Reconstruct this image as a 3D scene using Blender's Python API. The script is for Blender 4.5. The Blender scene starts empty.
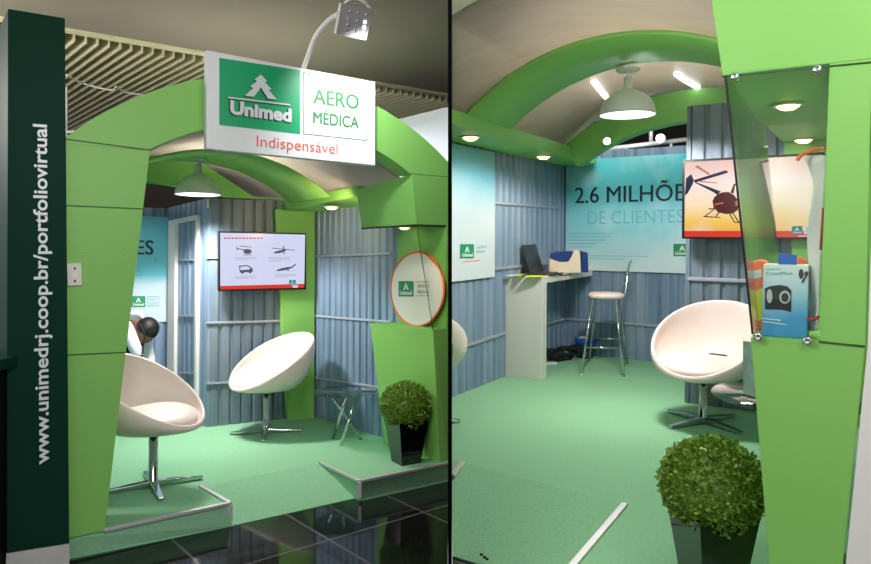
import bpy, bmesh, math, random
from mathutils import Vector as V, Matrix as Mx, noise
random.seed(7)
S = bpy.context.scene
COL = S.collection
PI = math.pi
# ------------------------------------------------------------------ camera
F, CX, CY, H = 690.0, 435.5, 248.0, 1.3
cd = bpy.data.cameras.new('camera'); cam = bpy.data.objects.new('camera', cd); COL.objects.link(cam)
cam.location = (0, 0, H); cam.rotation_euler = (PI/2, 0, 0)
cd.sensor_fit = 'HORIZONTAL'; cd.sensor_width = 36; cd.lens = F/871*36
cd.shift_y = (CY-282)/871; cd.clip_start = .05
S.camera = cam
S.view_settings.view_transform = 'Standard'; S.view_settings.look = 'None'
S.view_settings.exposure = 0.0; S.view_settings.gamma = 1; S.view_settings.use_curve_mapping = False
S.cycles.use_denoising = True
S.cycles.max_bounces = 8; S.cycles.transparent_max_bounces = 16
S.cycles.sample_clamp_indirect = 6
PSL = (450-CX)/F                       # the dividing panel runs along X = PSL * Y

class Booth:
    """One stand; its own level frame, floor at z = 0."""
    def __init__(s, yh, side):
        t = math.atan((yh-CY)/F); s.t = t; s.side = side
        s.M = Mx.Translation((0, 0, H)) @ Mx.Rotation(-t, 4, 'X') @ Mx.Translation((0, 0, -H))
        s.c, s.n = math.cos(t), math.sin(t)
    def ray(s, px, py):
        a, b = 1.0, (CY-py)/F
        return V(((px-CX)/F, s.c*a-s.n*b, s.n*a+s.c*b))
    def z(s, px, py, z=0.0):
        d = s.ray(px, py); k = (z-H)/d.z
        return V((d.x*k, d.y*k, z))
    def v(s, px, py, A, B):
        d = s.ray(px, py); e = B-A; n = V((-e.y, e.x, 0))
        return V((0, 0, H)) + d*(n.x*A.x+n.y*A.y)/(n.x*d.x+n.y*d.y)
    def pl(s, px, py, a, b, c):
        n = (b-a).cross(c-a); d = s.ray(px, py); o = V((0, 0, H))
        return o + d*(n.dot(a-o)/n.dot(d))
    def y(s, px, py, Y):
        d = s.ray(px, py); return V((0, 0, H)) + d*(Y/d.y)
L = Booth(264, -1); R = Booth(232, 1)
def up(p, z): return V((p.x, p.y, z))
def flat(p): return V((p.x, p.y, 0))
def nrm(v): return v.normalized()
def lerp(a, b, t): return a + (b-a)*t

# ------------------------------------------------------------------ materials
def lin(c): return tuple(((x/255)/12.92 if x/255 <= .04045 else ((x/255+.055)/1.055)**2.4) for x in c) + (1,)
MATS = {}
def nodes(name):
    m = bpy.data.materials.new(name); m.use_nodes = True; MATS[name] = m
    nt = m.node_tree; return m, nt, nt.nodes['Principled BSDF']
def mat(name, col, rough=.5, metal=0., noise_amt=.06, scale=8., bump=0., spec=.5, stretch=None, emit=None, estr=0, coat=0.):
    m, nt, b = nodes(name)
    tc = nt.nodes.new('ShaderNodeTexCoord'); nz = nt.nodes.new('ShaderNodeTexNoise')
    nz.inputs['Scale'].default_value = scale; nz.inputs['Detail'].default_value = 4
    src = tc.outputs['Object']
    if stretch:
        mp = nt.nodes.new('ShaderNodeMapping'); mp.inputs['Scale'].default_value = stretch
        nt.links.new(src, mp.inputs['Vector']); src = mp.outputs['Vector']
    nt.links.new(src, nz.inputs['Vector'])
    mx = nt.nodes.new('ShaderNodeMix'); mx.data_type = 'RGBA'
    c = lin(col)
    mx.inputs['A'].default_value = tuple(max(0, x*(1-noise_amt)) for x in c[:3])+(1,)
    mx.inputs['B'].default_value = tuple(min(1, x*(1+noise_amt)) for x in c[:3])+(1,)
    nt.links.new(nz.outputs['Fac'], mx.inputs['Factor']); nt.links.new(mx.outputs['Result'], b.inputs['Base Color'])
    b.inputs['Roughness'].default_value = rough; b.inputs['Metallic'].default_value = metal
    b.inputs['Specular IOR Level'].default_value = spec; b.inputs['Coat Weight'].default_value = coat
    if bump:
        bp = nt.nodes.new('ShaderNodeBump'); bp.inputs['Strength'].default_value = bump; bp.inputs['Distance'].default_value = .01
        nt.links.new(nz.outputs['Fac'], bp.inputs['Height']); nt.links.new(bp.outputs['Normal'], b.inputs['Normal'])
    if emit:
        b.inputs['Emission Color'].default_value = lin(emit); b.inputs['Emission Strength'].default_value = estr
    return m
def glass(name, tint, gloss=.12, rough=.02):
    m, nt, b = nodes(name); nt.nodes.remove(b)
    tr = nt.nodes.new('ShaderNodeBsdfTransparent'); tr.inputs['Color'].default_value = lin(tint)
    gl = nt.nodes.new('ShaderNodeBsdfGlossy'); gl.inputs['Roughness'].default_value = rough
    lw = nt.nodes.new('ShaderNodeLayerWeight'); lw.inputs['Blend'].default_value = .5
    fr = nt.nodes.new('ShaderNodeMath'); fr.operation = 'POWER'; fr.inputs[1].default_value = 4.5; nt.links.new(lw.outputs['Facing'], fr.inputs[0])
    nz = nt.nodes.new('ShaderNodeTexNoise'); nz.inputs['Scale'].default_value = 3
    ma = nt.nodes.new('ShaderNodeMath'); ma.operation = 'MULTIPLY_ADD'; ma.inputs[1].default_value = gloss*.2; ma.inputs[2].default_value = 0
    ad = nt.nodes.new('ShaderNodeMath'); ad.operation = 'ADD'; ad.use_clamp = True
    nt.links.new(nz.outputs['Fac'], ma.inputs[0]); nt.links.new(fr.outputs[0], ad.inputs[0]); nt.links.new(ma.outputs[0], ad.inputs[1])
    mx = nt.nodes.new('ShaderNodeMixShader'); nt.links.new(ad.outputs[0], mx.inputs[0])
    nt.links.new(tr.outputs[0], mx.inputs[1]); nt.links.new(gl.outputs[0], mx.inputs[2])
    nt.links.new(mx.outputs[0], nt.nodes['Material Output'].inputs['Surface'])
    return m
def ramp_mat(name, stops, axis_vec, rough=.5, emit=0., clouds=None, cscale=2.5, camt=.5, coat=0.):
    """colours along a direction in the object's own coordinates, optional printed clouds"""
    m, nt, b = nodes(name)
    tc = nt.nodes.new('ShaderNodeTexCoord'); dp = nt.nodes.new('ShaderNodeVectorMath'); dp.operation = 'DOT_PRODUCT'
    dp.inputs[1].default_value = axis_vec
    nt.links.new(tc.outputs['Object'], dp.inputs[0])
    r = nt.nodes.new('ShaderNodeValToRGB'); nt.links.new(dp.outputs['Value'], r.inputs[0])
    el = r.color_ramp.elements
    while len(el) < len(stops): el.new(.5)
    for e, (p, c) in zip(el, stops): e.position = p; e.color = lin(c)
    out = r.outputs['Color']
    if clouds:
        nz = nt.nodes.new('ShaderNodeTexNoise'); nz.inputs['Scale'].default_value = cscale; nz.inputs['Detail'].default_value = 6
        nt.links.new(tc.outputs['Object'], nz.inputs['Vector'])
        cr = nt.nodes.new('ShaderNodeValToRGB'); cr.color_ramp.elements[0].position = .46; cr.color_ramp.elements[1].position = .68
        cr.color_ramp.elements[1].color = (camt, camt, camt, 1)
        nt.links.new(nz.outputs['Fac'], cr.inputs[0])
        mx = nt.nodes.new('ShaderNodeMix'); mx.data_type = 'RGBA'; mx.inputs['B'].default_value = lin(clouds)
        nt.links.new(cr.outputs['Color'], mx.inputs['Factor']); nt.links.new(out, mx.inputs['A']); out = mx.outputs['Result']
    b.inputs['Roughness'].default_value = rough; b.inputs['Coat Weight'].default_value = coat
    if emit:
        b.inputs['Base Color'].default_value = (.01, .01, .01, 1)
        nt.links.new(out, b.inputs['Emission Color']); b.inputs['Emission Strength'].default_value = emit
    else: nt.links.new(out, b.inputs['Base Color'])
    return m
def tile_mat(name, c1, mortar, ang, size=.5, rough=.06):
    m, nt, b = nodes(name)
    tc = nt.nodes.new('ShaderNodeTexCoord'); mp = nt.nodes.new('ShaderNodeMapping'); mp.inputs['Rotation'].default_value = (0, 0, -ang)
    br = nt.nodes.new('ShaderNodeTexBrick'); br.offset = 0; br.inputs['Scale'].default_value = 1/size
    br.inputs['Brick Width'].default_value = 1; br.inputs['Row Height'].default_value = 1; br.inputs['Mortar Size'].default_value = .012
    br.inputs['Color1'].default_value = lin(c1); br.inputs['Color2'].default_value = lin(tuple(int(x*.8) for x in c1)); br.inputs['Mortar'].default_value = lin(mortar)
    nt.links.new(tc.outputs['Object'], mp.inputs[0]); nt.links.new(mp.outputs[0], br.inputs['Vector'])
    nz = nt.nodes.new('ShaderNodeTexNoise'); nz.inputs['Scale'].default_value = 60; nt.links.new(tc.outputs['Object'], nz.inputs['Vector'])
    mx = nt.nodes.new('ShaderNodeMix'); mx.data_type = 'RGBA'; mx.blend_type = 'ADD'; mx.inputs['B'].default_value = (.012, .012, .012, 1)
    nt.links.new(nz.outputs['Fac'], mx.inputs['Factor']); nt.links.new(br.outputs['Color'], mx.inputs['A'])
    nt.links.new(mx.outputs['Result'], b.inputs['Base Color']); b.inputs['Roughness'].default_value = rough
    b.inputs['Specular IOR Level'].default_value = .35
    return m
def steel_mat(name, ca, cb, cc):
    """painted corrugated sheet with vertical weather streaks"""
    m, nt, b = nodes(name)
    tc = nt.nodes.new('ShaderNodeTexCoord'); mp = nt.nodes.new('ShaderNodeMapping'); mp.inputs['Scale'].default_value = (9, 9, .5)
    nz = nt.nodes.new('ShaderNodeTexNoise'); nz.inputs['Scale'].default_value = 1.6; nz.inputs['Detail'].default_value = 5
    nt.links.new(tc.outputs['Object'], mp.inputs[0]); nt.links.new(mp.outputs[0], nz.inputs['Vector'])
    r = nt.nodes.new('ShaderNodeValToRGB'); el = r.color_ramp.elements; el.new(.5)
    for e, (p, c) in zip(el, ((.3, ca), (.5, cb), (.7, cc))): e.position = p; e.color = lin(c)
    nt.links.new(nz.outputs['Fac'], r.inputs[0]); nt.links.new(r.outputs[0], b.inputs['Base Color'])
    b.inputs['Roughness'].default_value = .38; b.inputs['Specular IOR Level'].default_value = .4
    return m
mat('green', (134, 196, 98), .5, noise_amt=.04, scale=3, spec=.35)
mat('seam', (52, 92, 34), .6)
mat('carpet', (138, 190, 150), .95, noise_amt=.16, scale=70, bump=.25, spec=.1)
mat('vault', (178, 170, 158), .42, noise_amt=.14, scale=5, stretch=(1, 3, 1), spec=.5)
def translucent(name, share):
    m = MATS[name]; nt = m.node_tree; b = nt.nodes['Principled BSDF']; o = nt.nodes['Material Output']
    tr = nt.nodes.new('ShaderNodeBsdfTranslucent'); mx = nt.nodes.new('ShaderNodeMixShader'); mx.inputs[0].default_value = share
    nt.links.new(b.inputs['Base Color'].links[0].from_socket, tr.inputs['Color'])
    nt.links.new(b.outputs[0], mx.inputs[1]); nt.links.new(tr.outputs[0], mx.inputs[2]); nt.links.new(mx.outputs[0], o.inputs['Surface'])
translucent('vault', .5)
steel_mat('corr', (104, 128, 156), (126, 149, 175), (146, 162, 180))
steel_mat('corr_warm', (94, 112, 126), (114, 131, 144), (134, 142, 150))
mat('rail', (160, 168, 180), .45, .1, .08, 12)
mat('tower', (10, 52, 40), .6, noise_amt=.1, scale=2, spec=.08)
mat('white', (236, 232, 228), .4, noise_amt=.03)
mat('letter', (222, 228, 230), .4, noise_amt=.02)
mat('paper', (232, 236, 236), .5, noise_amt=.02)
mat('leather', (240, 222, 214), .42, noise_amt=.03, scale=20, bump=.04)
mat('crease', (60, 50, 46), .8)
mat('chrome', (205, 208, 210), .12, 1., .05, 30)
mat('alu', (206, 204, 204), .4, .45, .08, 40)
mat('black', (14, 14, 15), .35)
mat('panel_black', (5, 5, 5), .95, spec=.02)
mat('dark', (30, 27, 26), .8, noise_amt=.3, scale=2)
mat('hallbrown', (44, 36, 31), .9, noise_amt=.2, scale=1)
mat('soffit', (128, 120, 106), .9, noise_amt=.06, scale=3, bump=.05)
mat('slat', (206, 200, 164), .6, noise_amt=.1, scale=6)
mat('lilac', (190, 190, 204), .6, noise_amt=.03)
mat('logo_green', (20, 140, 92), .45, noise_amt=.03)
mat('sign_green', (24, 168, 108), .4, noise_amt=.04)
mat('text_dark', (24, 34, 44), .5)
mat('text_teal', (96, 176, 190), .5)
mat('text_faint', (110, 186, 200), .5)
mat('text_green', (36, 122, 58), .5)
mat('text_orange', (232, 96, 66), .5)
mat('text_shadow', (14, 62, 46), .5)
mat('red', (206, 46, 40), .5)
mat('pot', (16, 16, 17), .09, noise_amt=.2, scale=40, coat=.6)
mat('soil', (40, 30, 22), .95, noise_amt=.4, scale=40, bump=.5)
mat('leaf', (112, 148, 50), .35, noise_amt=.98, scale=55)
mat('leafcore', (26, 44, 14), .9, noise_amt=.4, scale=20)
mat('counter', (226, 222, 214), .4, noise_amt=.03)
mat('laptop', (40, 44, 50), .4, noise_amt=.1)
mat('yellow', (206, 220, 40), .6)
mat('blue', (20, 50, 116), .3, noise_amt=.1)
mat('bluebag', (24, 96, 190), .4, noise_amt=.2, scale=30)
mat('printer', (214, 200, 180), .5, noise_amt=.04)
mat('orange', (240, 106, 34), .5, noise_amt=.08, scale=20)
mat('skin', (128, 84, 64), .6)
mat('hair', (18, 14, 12), .55, noise_amt=.4, scale=60, bump=.3)
mat('shirt', (226, 230, 238), .75, noise_amt=.05, scale=14, bump=.15)
mat('trousers', (26, 28, 34), .85, noise_amt=.15)
mat('marble', (196, 196, 192), .3, noise_amt=.18, scale=9)
mat('outlet', (226, 222, 212), .4)
mat('shade', (240, 236, 234), .35, noise_amt=.03)
mat('lampglow', (255, 255, 255), .5, emit=(255, 250, 244), estr=3.2)
mat('warmglow', (255, 240, 200), .5, emit=(255, 214, 140), estr=6)
mat('reflectionglow', (255, 255, 255), .5, emit=(240, 248, 255), estr=5)  # emission stands in for tube reflections on the right vault
mat('ledglow', (255, 255, 255), .5, emit=(235, 242, 255), estr=3)
mat('hallglow', (255, 255, 255), .5, emit=(240, 246, 255), estr=9)
mat('screen_white', (20, 20, 20), .2, emit=(216, 220, 250), estr=.92)
mat('screen_red', (20, 8, 8), .2, emit=(226, 62, 46), estr=.9)
mat('screen_dark', (10, 10, 12), .2, emit=(96, 98, 112), estr=.7)
mat('screen_grey', (10, 10, 12), .2, emit=(176, 182, 200), estr=.85)
mat('screen_green', (8, 20, 16), .2, emit=(20, 130, 110), estr=.9)
mat('screen_pale', (8, 20, 16), .2, emit=(196, 220, 244), estr=.9)
mat('screen_maroon', (10, 4, 4), .2, emit=(92, 34, 30), estr=.8)
mat('screen_navy', (6, 6, 12), .2, emit=(44, 44, 72), estr=.8)
mat('screen_tan', (6, 6, 6), .2, emit=(190, 128, 96), estr=.9)
mat('sunshade', (232, 228, 224), .6, noise_amt=.04, scale=14, bump=.08)
mat('leaflet', (186, 206, 204), .5, noise_amt=.35, scale=26)
mat('cable', (18, 18, 20), .6)
mat('binbody', (40, 52, 60), .4)
glass('glass_green', (249, 254, 250), .3)
glass('glass_clear', (250, 253, 251), .1)
glass('glass_table', (196, 222, 210), .5)
glass('bluelid', (34, 66, 150), .35)

# ------------------------------------------------------------------ objects
LOC = {}
def tag(o, label=None, cat=None, group=None, kind=None):
    if label: o['label'] = label
    if cat: o['category'] = cat
    if group: o['group'] = group
    if kind: o['kind'] = kind
    return o
def thing(b, name, label, cat, loc=(0, 0, 0), rz=0., group=None, kind='thing'):
    o = bpy.data.objects.new(name, None); COL.objects.link(o); o.empty_display_size = .05
    T = Mx.Translation(V(loc)) @ Mx.Rotation(rz, 4, 'Z'); LOC[o.name] = T
    o.matrix_world = b.M @ T
    return tag(o, label, cat, group, kind)

class MB:
    """collects geometry in the booth's frame (after X) and links it as ONE mesh"""
    def __init__(s, b, X=None): s.b = b; s.X = X or Mx(); s.v = []; s.f = []; s.sm = []
    def add(s, vs, fs, sm=False):
        o = len(s.v); s.v += [s.X @ V(p) for p in vs]
        for f in fs: s.f.append(tuple(i+o for i in f)); s.sm.append(sm)
        return s
    def prism(s, bot, top):
        n = len(bot)
        return s.add(list(bot)+list(top), [tuple(range(n-1, -1, -1)), tuple(range(n, 2*n))] + [(i, (i+1) % n, n+(i+1) % n, n+i) for i in range(n)])
    def plate(s, pts, off):           # polygon extruded by vector off
        off = V(off); return s.prism([V(p) for p in pts], [V(p)+off for p in pts])
    def box(s, c, d, R=None):
        c = V(c); h = V(d)/2; R = R or Mx.Identity(3)
        P = lambda x, y, z: c + R @ V((x*h.x, y*h.y, z*h.z))
        return s.prism([P(-1, -1, -1), P(1, -1, -1), P(1, 1, -1), P(-1, 1, -1)], [P(-1, -1, 1), P(1, -1, 1), P(1, 1, 1), P(-1, 1, 1)])
    def grid(s, rows, closed_u=False, closed_v=False, sm=True):
        nu, nv = len(rows), len(rows[0]); fs = []
        for i in range(nu if closed_u else nu-1):
            for j in range(nv if closed_v else nv-1):
                a, c = i, (i+1) % nu; e, g = j, (j+1) % nv
                fs.append((a*nv+e, c*nv+e, c*nv+g, a*nv+g))
        return s.add([p for r in rows for p in r], fs, sm)
    def tube(s, pts, r, n=10, caps=True, r2=None):
        pts = [V(p) for p in pts]; rows = []; prev = None
        for i, p in enumerate(pts):
            d = nrm(pts[min(i+1, len(pts)-1)]-pts[max(i-1, 0)])
            if prev is None: a = d.orthogonal().normalized()
            else: a = nrm(prev - d*prev.dot(d))
            prev = a; c = d.cross(a)
            rr = r if r2 is None else r+(r2-r)*i/(len(pts)-1)
            rows.append([p+(a*math.cos(2*PI*k/n)+c*math.sin(2*PI*k/n))*rr for k in range(n)])
        s.grid(rows, closed_v=True)
        if caps:
            s.add(rows[0], [tuple(range(n-1, -1, -1))]); s.add(rows[-1], [tuple(range(n))])
        return s
    def lathe(s, prof, c=(0, 0, 0), n=32, R=None, sm=True):
        c = V(c); R = R or Mx.Identity(3)
        rows = [[c + R @ V((r*math.cos(2*PI*k/n), r*math.sin(2*PI*k/n), z)) for k in range(n)] for r, z in prof]
        s.grid(rows, closed_v=True, sm=sm)
        if prof[0][0] > 1e-4: s.add(rows[0], [tuple(range(n))])
        if prof[-1][0] > 1e-4: s.add(rows[-1], [tuple(range(n))])
        return s
    def ball(s, c, r, n=16, sc=(1, 1, 1)):
        m = n//2
        rows = [[V(c)+V((sc[0]*r*math.sin(PI*i/m)*math.cos(2*PI*k/n), sc[1]*r*math.sin(PI*i/m)*math.sin(2*PI*k/n), sc[2]*r*math.cos(PI*i/m))) for k in range(n)] for i in range(m+1)]
        return s.grid(rows, closed_v=True)
    def text(s, txt, O, ex, ey, w=None, h=.1, bold=0., ext=.0008, spacing=1.):
        vs, fs, x0, x1 = glyphs(txt, bold, spacing)
        sy = h/CAP; sx = sy if w is None else w/(x1-x0)
        n = nrm(ex.cross(ey))
        return s.add([O + ex*((p[0]-x0)*sx) + ey*(p[1]*sy) + n*(ext if p[2] > 0 else -.0004) for p in vs], fs)
    def build(s, name, m, parent=None, bevel=0., label=None, clip=True):
        me = bpy.data.meshes.new(name)
        T = LOC[parent.name] if parent else Mx()
        Ti = T.inverted()
        bm = bmesh.new()
        if parent and parent.name not in LOC: T = Mx()
        bv = [bm.verts.new(p) for p in s.v]
        for f, q in zip(s.f, s.sm):
            try: bf = bm.faces.new([bv[i] for i in f]); bf.smooth = q
            except ValueError: pass
        bmesh.ops.remove_doubles(bm, verts=bm.verts, dist=1e-5)
        bmesh.ops.recalc_face_normals(bm, faces=bm.faces)
        if bevel:
            es = [e for e in bm.edges if len(e.link_faces) == 2 and e.calc_face_angle(0) > .5]
            bmesh.ops.bevel(bm, geom=es, offset=bevel, segments=2, affect='EDGES', profile=.5)
        if clip:
            g = .0105
            n = V((1, -PSL, 0)).normalized(); sd = s.b.side
            co = n*(g*sd)
            Wm = s.b.M; loc_n = (Wm.to_3x3().inverted() @ (n*sd)); loc_c = Wm.inverted() @ (co+V((0, 0, H)))
            if any((p.co-loc_c).dot(loc_n) < -1e-5 for p in bm.verts):
                r = bmesh.ops.bisect_plane(bm, geom=bm.verts[:]+bm.edges[:]+bm.faces[:], plane_co=loc_c, plane_no=loc_n, clear_inner=True)
                ed = [e for e in r['geom_cut'] if isinstance(e, bmesh.types.BMEdge)]
                try: bmesh.ops.holes_fill(bm, edges=ed, sides=0)
                except Exception: pass
        bm.transform(Ti); bm.to_mesh(me); bm.free()
        me.materials.append(MATS[m])
        o = bpy.data.objects.new(name, me); COL.objects.link(o)
        if parent: o.parent = parent; LOC[o.name] = T
        else: o.matrix_world = s.b.M; LOC[o.name] = Mx()
        if label: o['label'] = label
        return o
def single(mb, name, m, label, cat, group=None, kind='thing', bevel=0.):
    return tag(mb.build(name, m, bevel=bevel), label, cat, group, kind)
GL = {}
def glyphs(txt, bold, spacing=1.):
    k = (txt, bold, spacing)
    if k not in GL:
        cu = bpy.data.curves.new('t', 'FONT'); cu.body = txt; cu.size = 1; cu.offset = bold; cu.extrude = .01; cu.resolution_u = 3; cu.space_character = spacing
        o = bpy.data.objects.new('t', cu); COL.objects.link(o)
        dg = bpy.context.evaluated_depsgraph_get(); dg.update()
        me = bpy.data.meshes.new_from_object(o.evaluated_get(dg))
        vs = [tuple(p.co) for p in me.vertices]; fs = [tuple(p.vertices) for p in me.polygons]
        bpy.data.objects.remove(o); bpy.data.curves.remove(cu); bpy.data.meshes.remove(me)
        xs = [p[0] for p in vs]; GL[k] = (vs, fs, min(xs), max(xs))
    return GL[k]
CAP = max(p[1] for p in glyphs('H', 0.)[0])

class Surf:
    """a flat face given by three corners (top left, top right, bottom left); pixels map onto it"""
    def __init__(s, b, TL, TR, BL):
        s.b = b; s.TL, s.TR, s.BL = TL, TR, BL
        s.n = nrm((TR-TL).cross(TL-BL))
        if s.n.dot(V((0, 0, H))-TL) < 0: s.n = -s.n
        s.ex = nrm(TR-TL); s.ey = nrm(TL-BL)
    def p(s, px, py, off=0.): return s.b.pl(px, py, s.TL, s.TR, s.BL) + s.n*off
    def ab(s, a, c, off=0.): return s.TL + (s.TR-s.TL)*a + (s.BL-s.TL)*c + s.n*off
    def poly(s, mb, pts, off=.002, th=.001): return mb.plate([s.p(x, y, off) for x, y in pts], s.n*-th)
    def polyab(s, mb, pts, off=.002, th=.001): return mb.plate([s.ab(x, y, off) for x, y in pts], s.n*-th)
    def text(s, mb, txt, p0, p1, hpx, off=.003, bold=0., wfit=True, spacing=1., fat=0.):
        a, c = s.p(*p0, off), s.p(*p1, off); h = (s.p(p0[0], p0[1]-hpx, off)-a).length
        ex = nrm(c-a); ey = nrm(s.ey - ex*s.ey.dot(ex))
        if fat:
            for k in (-1, 1): mb.text(txt, a+ex*(k*fat*h), ex, ey, (c-a).length, h, bold, ext=.0008+.0001*k)
        return mb.text(txt, a, ex, ey, (c-a).length if wfit else None, h, bold, spacing=spacing)

def corr_wall(b, name, A, B, zA, zB, toward, label, m='corr', period=.115, depth=.016, th=.03, z0=0., x0=0., kind='structure'):
    """corrugated sheet from plan point A to B; ribs stand out on the side of 'toward'"""
    A = flat(A); B = flat(B); e = nrm(B-A); n = V((-e.y, e.x, 0))
    if n.dot(flat(toward)-A) < 0: n = -n
    Ln = (B-A).length; us = [0.]
    k = 0
    while k*period < Ln:
        for q in (.0, .12, .22, .34):
            u = k*period+q*period
            if 0 < u < Ln: us.append(u)
        k += 1
    us.append(Ln)
    def dep(u):
        q = (u/period) % 1
        if q < .0001 or q > .34: return 0.
        return -depth if .1 < q < .25 else 0.
    mb = MB(b); f, r = [], []
    for u in us:
        t = u/Ln; p = A+e*u
        f.append((p+n*dep(u), t)); r.append((p-n*th, t))
    vs = []
    for (p, t), (q, _) in zip(f, r):
        zt = zA+(zB-zA)*t
        vs += [up(p, z0), up(p, zt), up(q, z0), up(q, zt)]
    fs = []
    for i in range(len(us)-1):
        a, c = 4*i, 4*i+4
        fs += [(a, c, c+1, a+1), (a+2, a+3, c+3, c+2), (a+1, c+1, c+3, a+3), (a, a+2, c+2, c)]
    z = len(vs)-4; fs += [(0, 1, 3, 2), (z, z+2, z+3, z+1)]
    mb.add(vs, fs)
    o = mb.build(name, m); tag(o, label, 'wall', None, kind)
    return o, e, n, A, Ln
def rail(b, W, pts, wall, h=.03, th=.016):
    """a horizontal metal rail on wall W=(A,B) through two pixels"""
    o, e, n, A, Ln = wall
    p, q = (b.v(x, y, A, A+e) for x, y in pts)
    mb = MB(b)
    k = V((0, 0, h/2))
    mb.prism([p-k, q-k, q-k+n*th, p-k+n*th], [p+k, q+k, q+k+n*th, p+k+n*th]); mb.build('rail', 'rail', o, bevel=.003)

def emblem(mb, P, off=.0):
    """the two-pine badge mark, P(a,b,off) maps the unit square"""
    tree = [(.5, .0), (.70, .22), (.62, .26), (.84, .5), (.74, .53), (1.0, .86), (.72, .86), (.5, .48), (.28, .86), (0, .86), (.26, .53), (.16, .5), (.38, .26), (.30, .22)]
    pts = [P(a, c, off) for a, c in tree]
    n = len(tree)
    half = [0, 1, 2, 3, 4, 5, 6, 7]; oth = [0, 7, 8, 9, 10, 11, 12, 13]
    nv = P(.5, .5, off+.001)-P(.5, .5, off)
    for h in (half, oth): mb.plate([pts[i] for i in h], -nv)
    return mb
def small_logo(b, sf, px0, py0, px1, py1, parent, m='logo_green', letter='letter', side=True, off=.004):
    """green badge with the pine mark and a caption bar, then the faint framed wordmark beside it"""
    mb = MB(b); sf.poly(mb, [(px0, py0), (px1, py0), (px1, py1), (px0, py1)], off); q = mb.build('badge', m, parent)
    w, h = px1-px0, py1-py0
    mb = MB(b); emblem(mb, lambda a, c, o: sf.p(px0+w*(.3+.4*a), py0+h*(.14+.5*c), o), off+.001)
    sf.text(mb, 'Unimed', (px0+w*.1, py1-h*.12), (px1-w*.1, py1-h*.12), h*.24, off+.001, .03)
    mb.build('badge_mark', letter, q)

# ==================================================================== DIVIDER between the two stands
class World0:
    M = Mx(); side = 0
W0 = World0()
def divider():
    mb = MB(W0); d = V((PSL, 1, 0)).normalized(); n = V((1, -PSL, 0)).normalized()
    a = d*2.4; c = d*9.5; t = .0069
    mb.plate([a-n*t+V((0, 0, -.35)), c-n*t+V((0, 0, -.35)), c-n*t+V((0, 0, 4.2)), a-n*t+V((0, 0, 4.2))], n*2*t)
    tag(mb.build('wall_divider', 'panel_black', clip=False), 'thin black partition panel standing between the two stands, seen end on', 'wall', None, 'structure')
divider()

# ==================================================================== STAND A (left of the divider)
b = L
F0 = L.z(104, 531); F1 = L.z(445, 464); eF = nrm(F1-F0); nF = V((-eF.y, eF.x, 0))     # nF points into the stand
C = L.z(312, 416); Sd = L.z(381, 437); wd = nrm(Sd-C)
K = L.z(206, 427.3); bd = nrm(C-K); nB = V((bd.y, -bd.x, 0))                               # nB points to the viewer
GZ = -.115
def fl(u, d=0., z=0.): return F0 + eF*u + nF*d + V((0, 0, z))
# --- floor and platform
def polyslab(b, name, pts, z, th, m, label, cat='floor', clip=True):
    mb = MB(b); mb.plate([up(p, z) for p in pts], V((0, 0, -th)))
    return tag(mb.build(name, m, clip=clip), label, cat, None, 'structure')
tile_mat('granite', (9, 10, 11), (84, 82, 78), math.atan2(eF.y, eF.x)+.1, .62)
polyslab(b, 'floor', [V((-9, -6, 0)), V((-.15, -6, 0)), V((.3, 14, 0)), V((-9, 14, 0))], GZ, .05, 'granite', 'black polished granite hall floor in front of the left stand')
q1, q2, p2, p1 = L.z(200, 487), L.z(320, 463), L.z(360, 482), L.z(230, 504)
g0, g1, g2, g3 = L.z(70, 561, GZ), L.z(231, 526.5, GZ), L.z(360, 497.5, GZ), L.z(447, 479, GZ)
mb = MB(b)
big = [fl(-.6), p1, q1, q2, p2, fl(2.6), fl(2.6, 4), fl(-.6, 4)]
mb.plate([up(p, 0) for p in big], V((0, 0, GZ+.001)))
def ext(a, c, t): return a+(c-a)*t
ga, gb = ext(g1, g0, 1.0), ext(g2, g3, 1.6)
fa = fl(-.15)
mb.prism([up(fa, GZ+.001), up(p1, GZ+.001), ga+V((0, 0, .001)), g1+V((0, 0, .001))][:0] or [up(fa, -.1), up(p1, -.1), g1, ga], [up(fa, -.006), up(p1, -.006), g1+V((0, 0, .004)), ga+V((0, 0, .004))])
mb.prism([up(p2, -.1), up(fl(2.6), -.1), gb, g2], [up(p2, -.006), up(fl(2.6), -.006), gb+V((0, 0, .004)), g2+V((0, 0, .004))])
mb.prism([up(q1, -.11), up(q2, -.11), g2, g1], [up(q1, 0), up(q2, 0), g2+V((0, 0, .004)), g1+V((0, 0, .004))])
tag(mb.build('floor', 'carpet'), 'green carpeted platform of the left stand with a ramp sunk into its front edge', 'floor', None, 'structure')
def strip(b, pts, label, w=.022, h=.012, post=None):
    mb = MB(b)
    for a, c in zip(pts[:-1], pts[1:]):
        e = nrm(c-a); n = V((-e.y, e.x, 0))*w/2
        mb.prism([a-n-V((0, 0, .004)), c-n-V((0, 0, .004)), c+n-V((0, 0, .004)), a+n-V((0, 0, .004))], [a-n+V((0, 0, h)), c-n+V((0, 0, h)), c+n+V((0, 0, h)), a+n+V((0, 0, h))])
    if post:
        a, z = post; mb.box(a+V((0, 0, z/2)), (.024, .024, -z))
    return single(mb, 'edge_trim', 'alu', label, 'edge trim', kind='thing', bevel=.002)
strip(b, [fl(.0), p1, q1], 'metal edge strip on the platform corner under the nearer white chair', post=(p1, GZ+.02))
strip(b, [q2, p2, fl(2.3)], 'metal edge strip around the platform corner in front of the left potted bush', post=(p2, GZ+.02))

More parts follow.
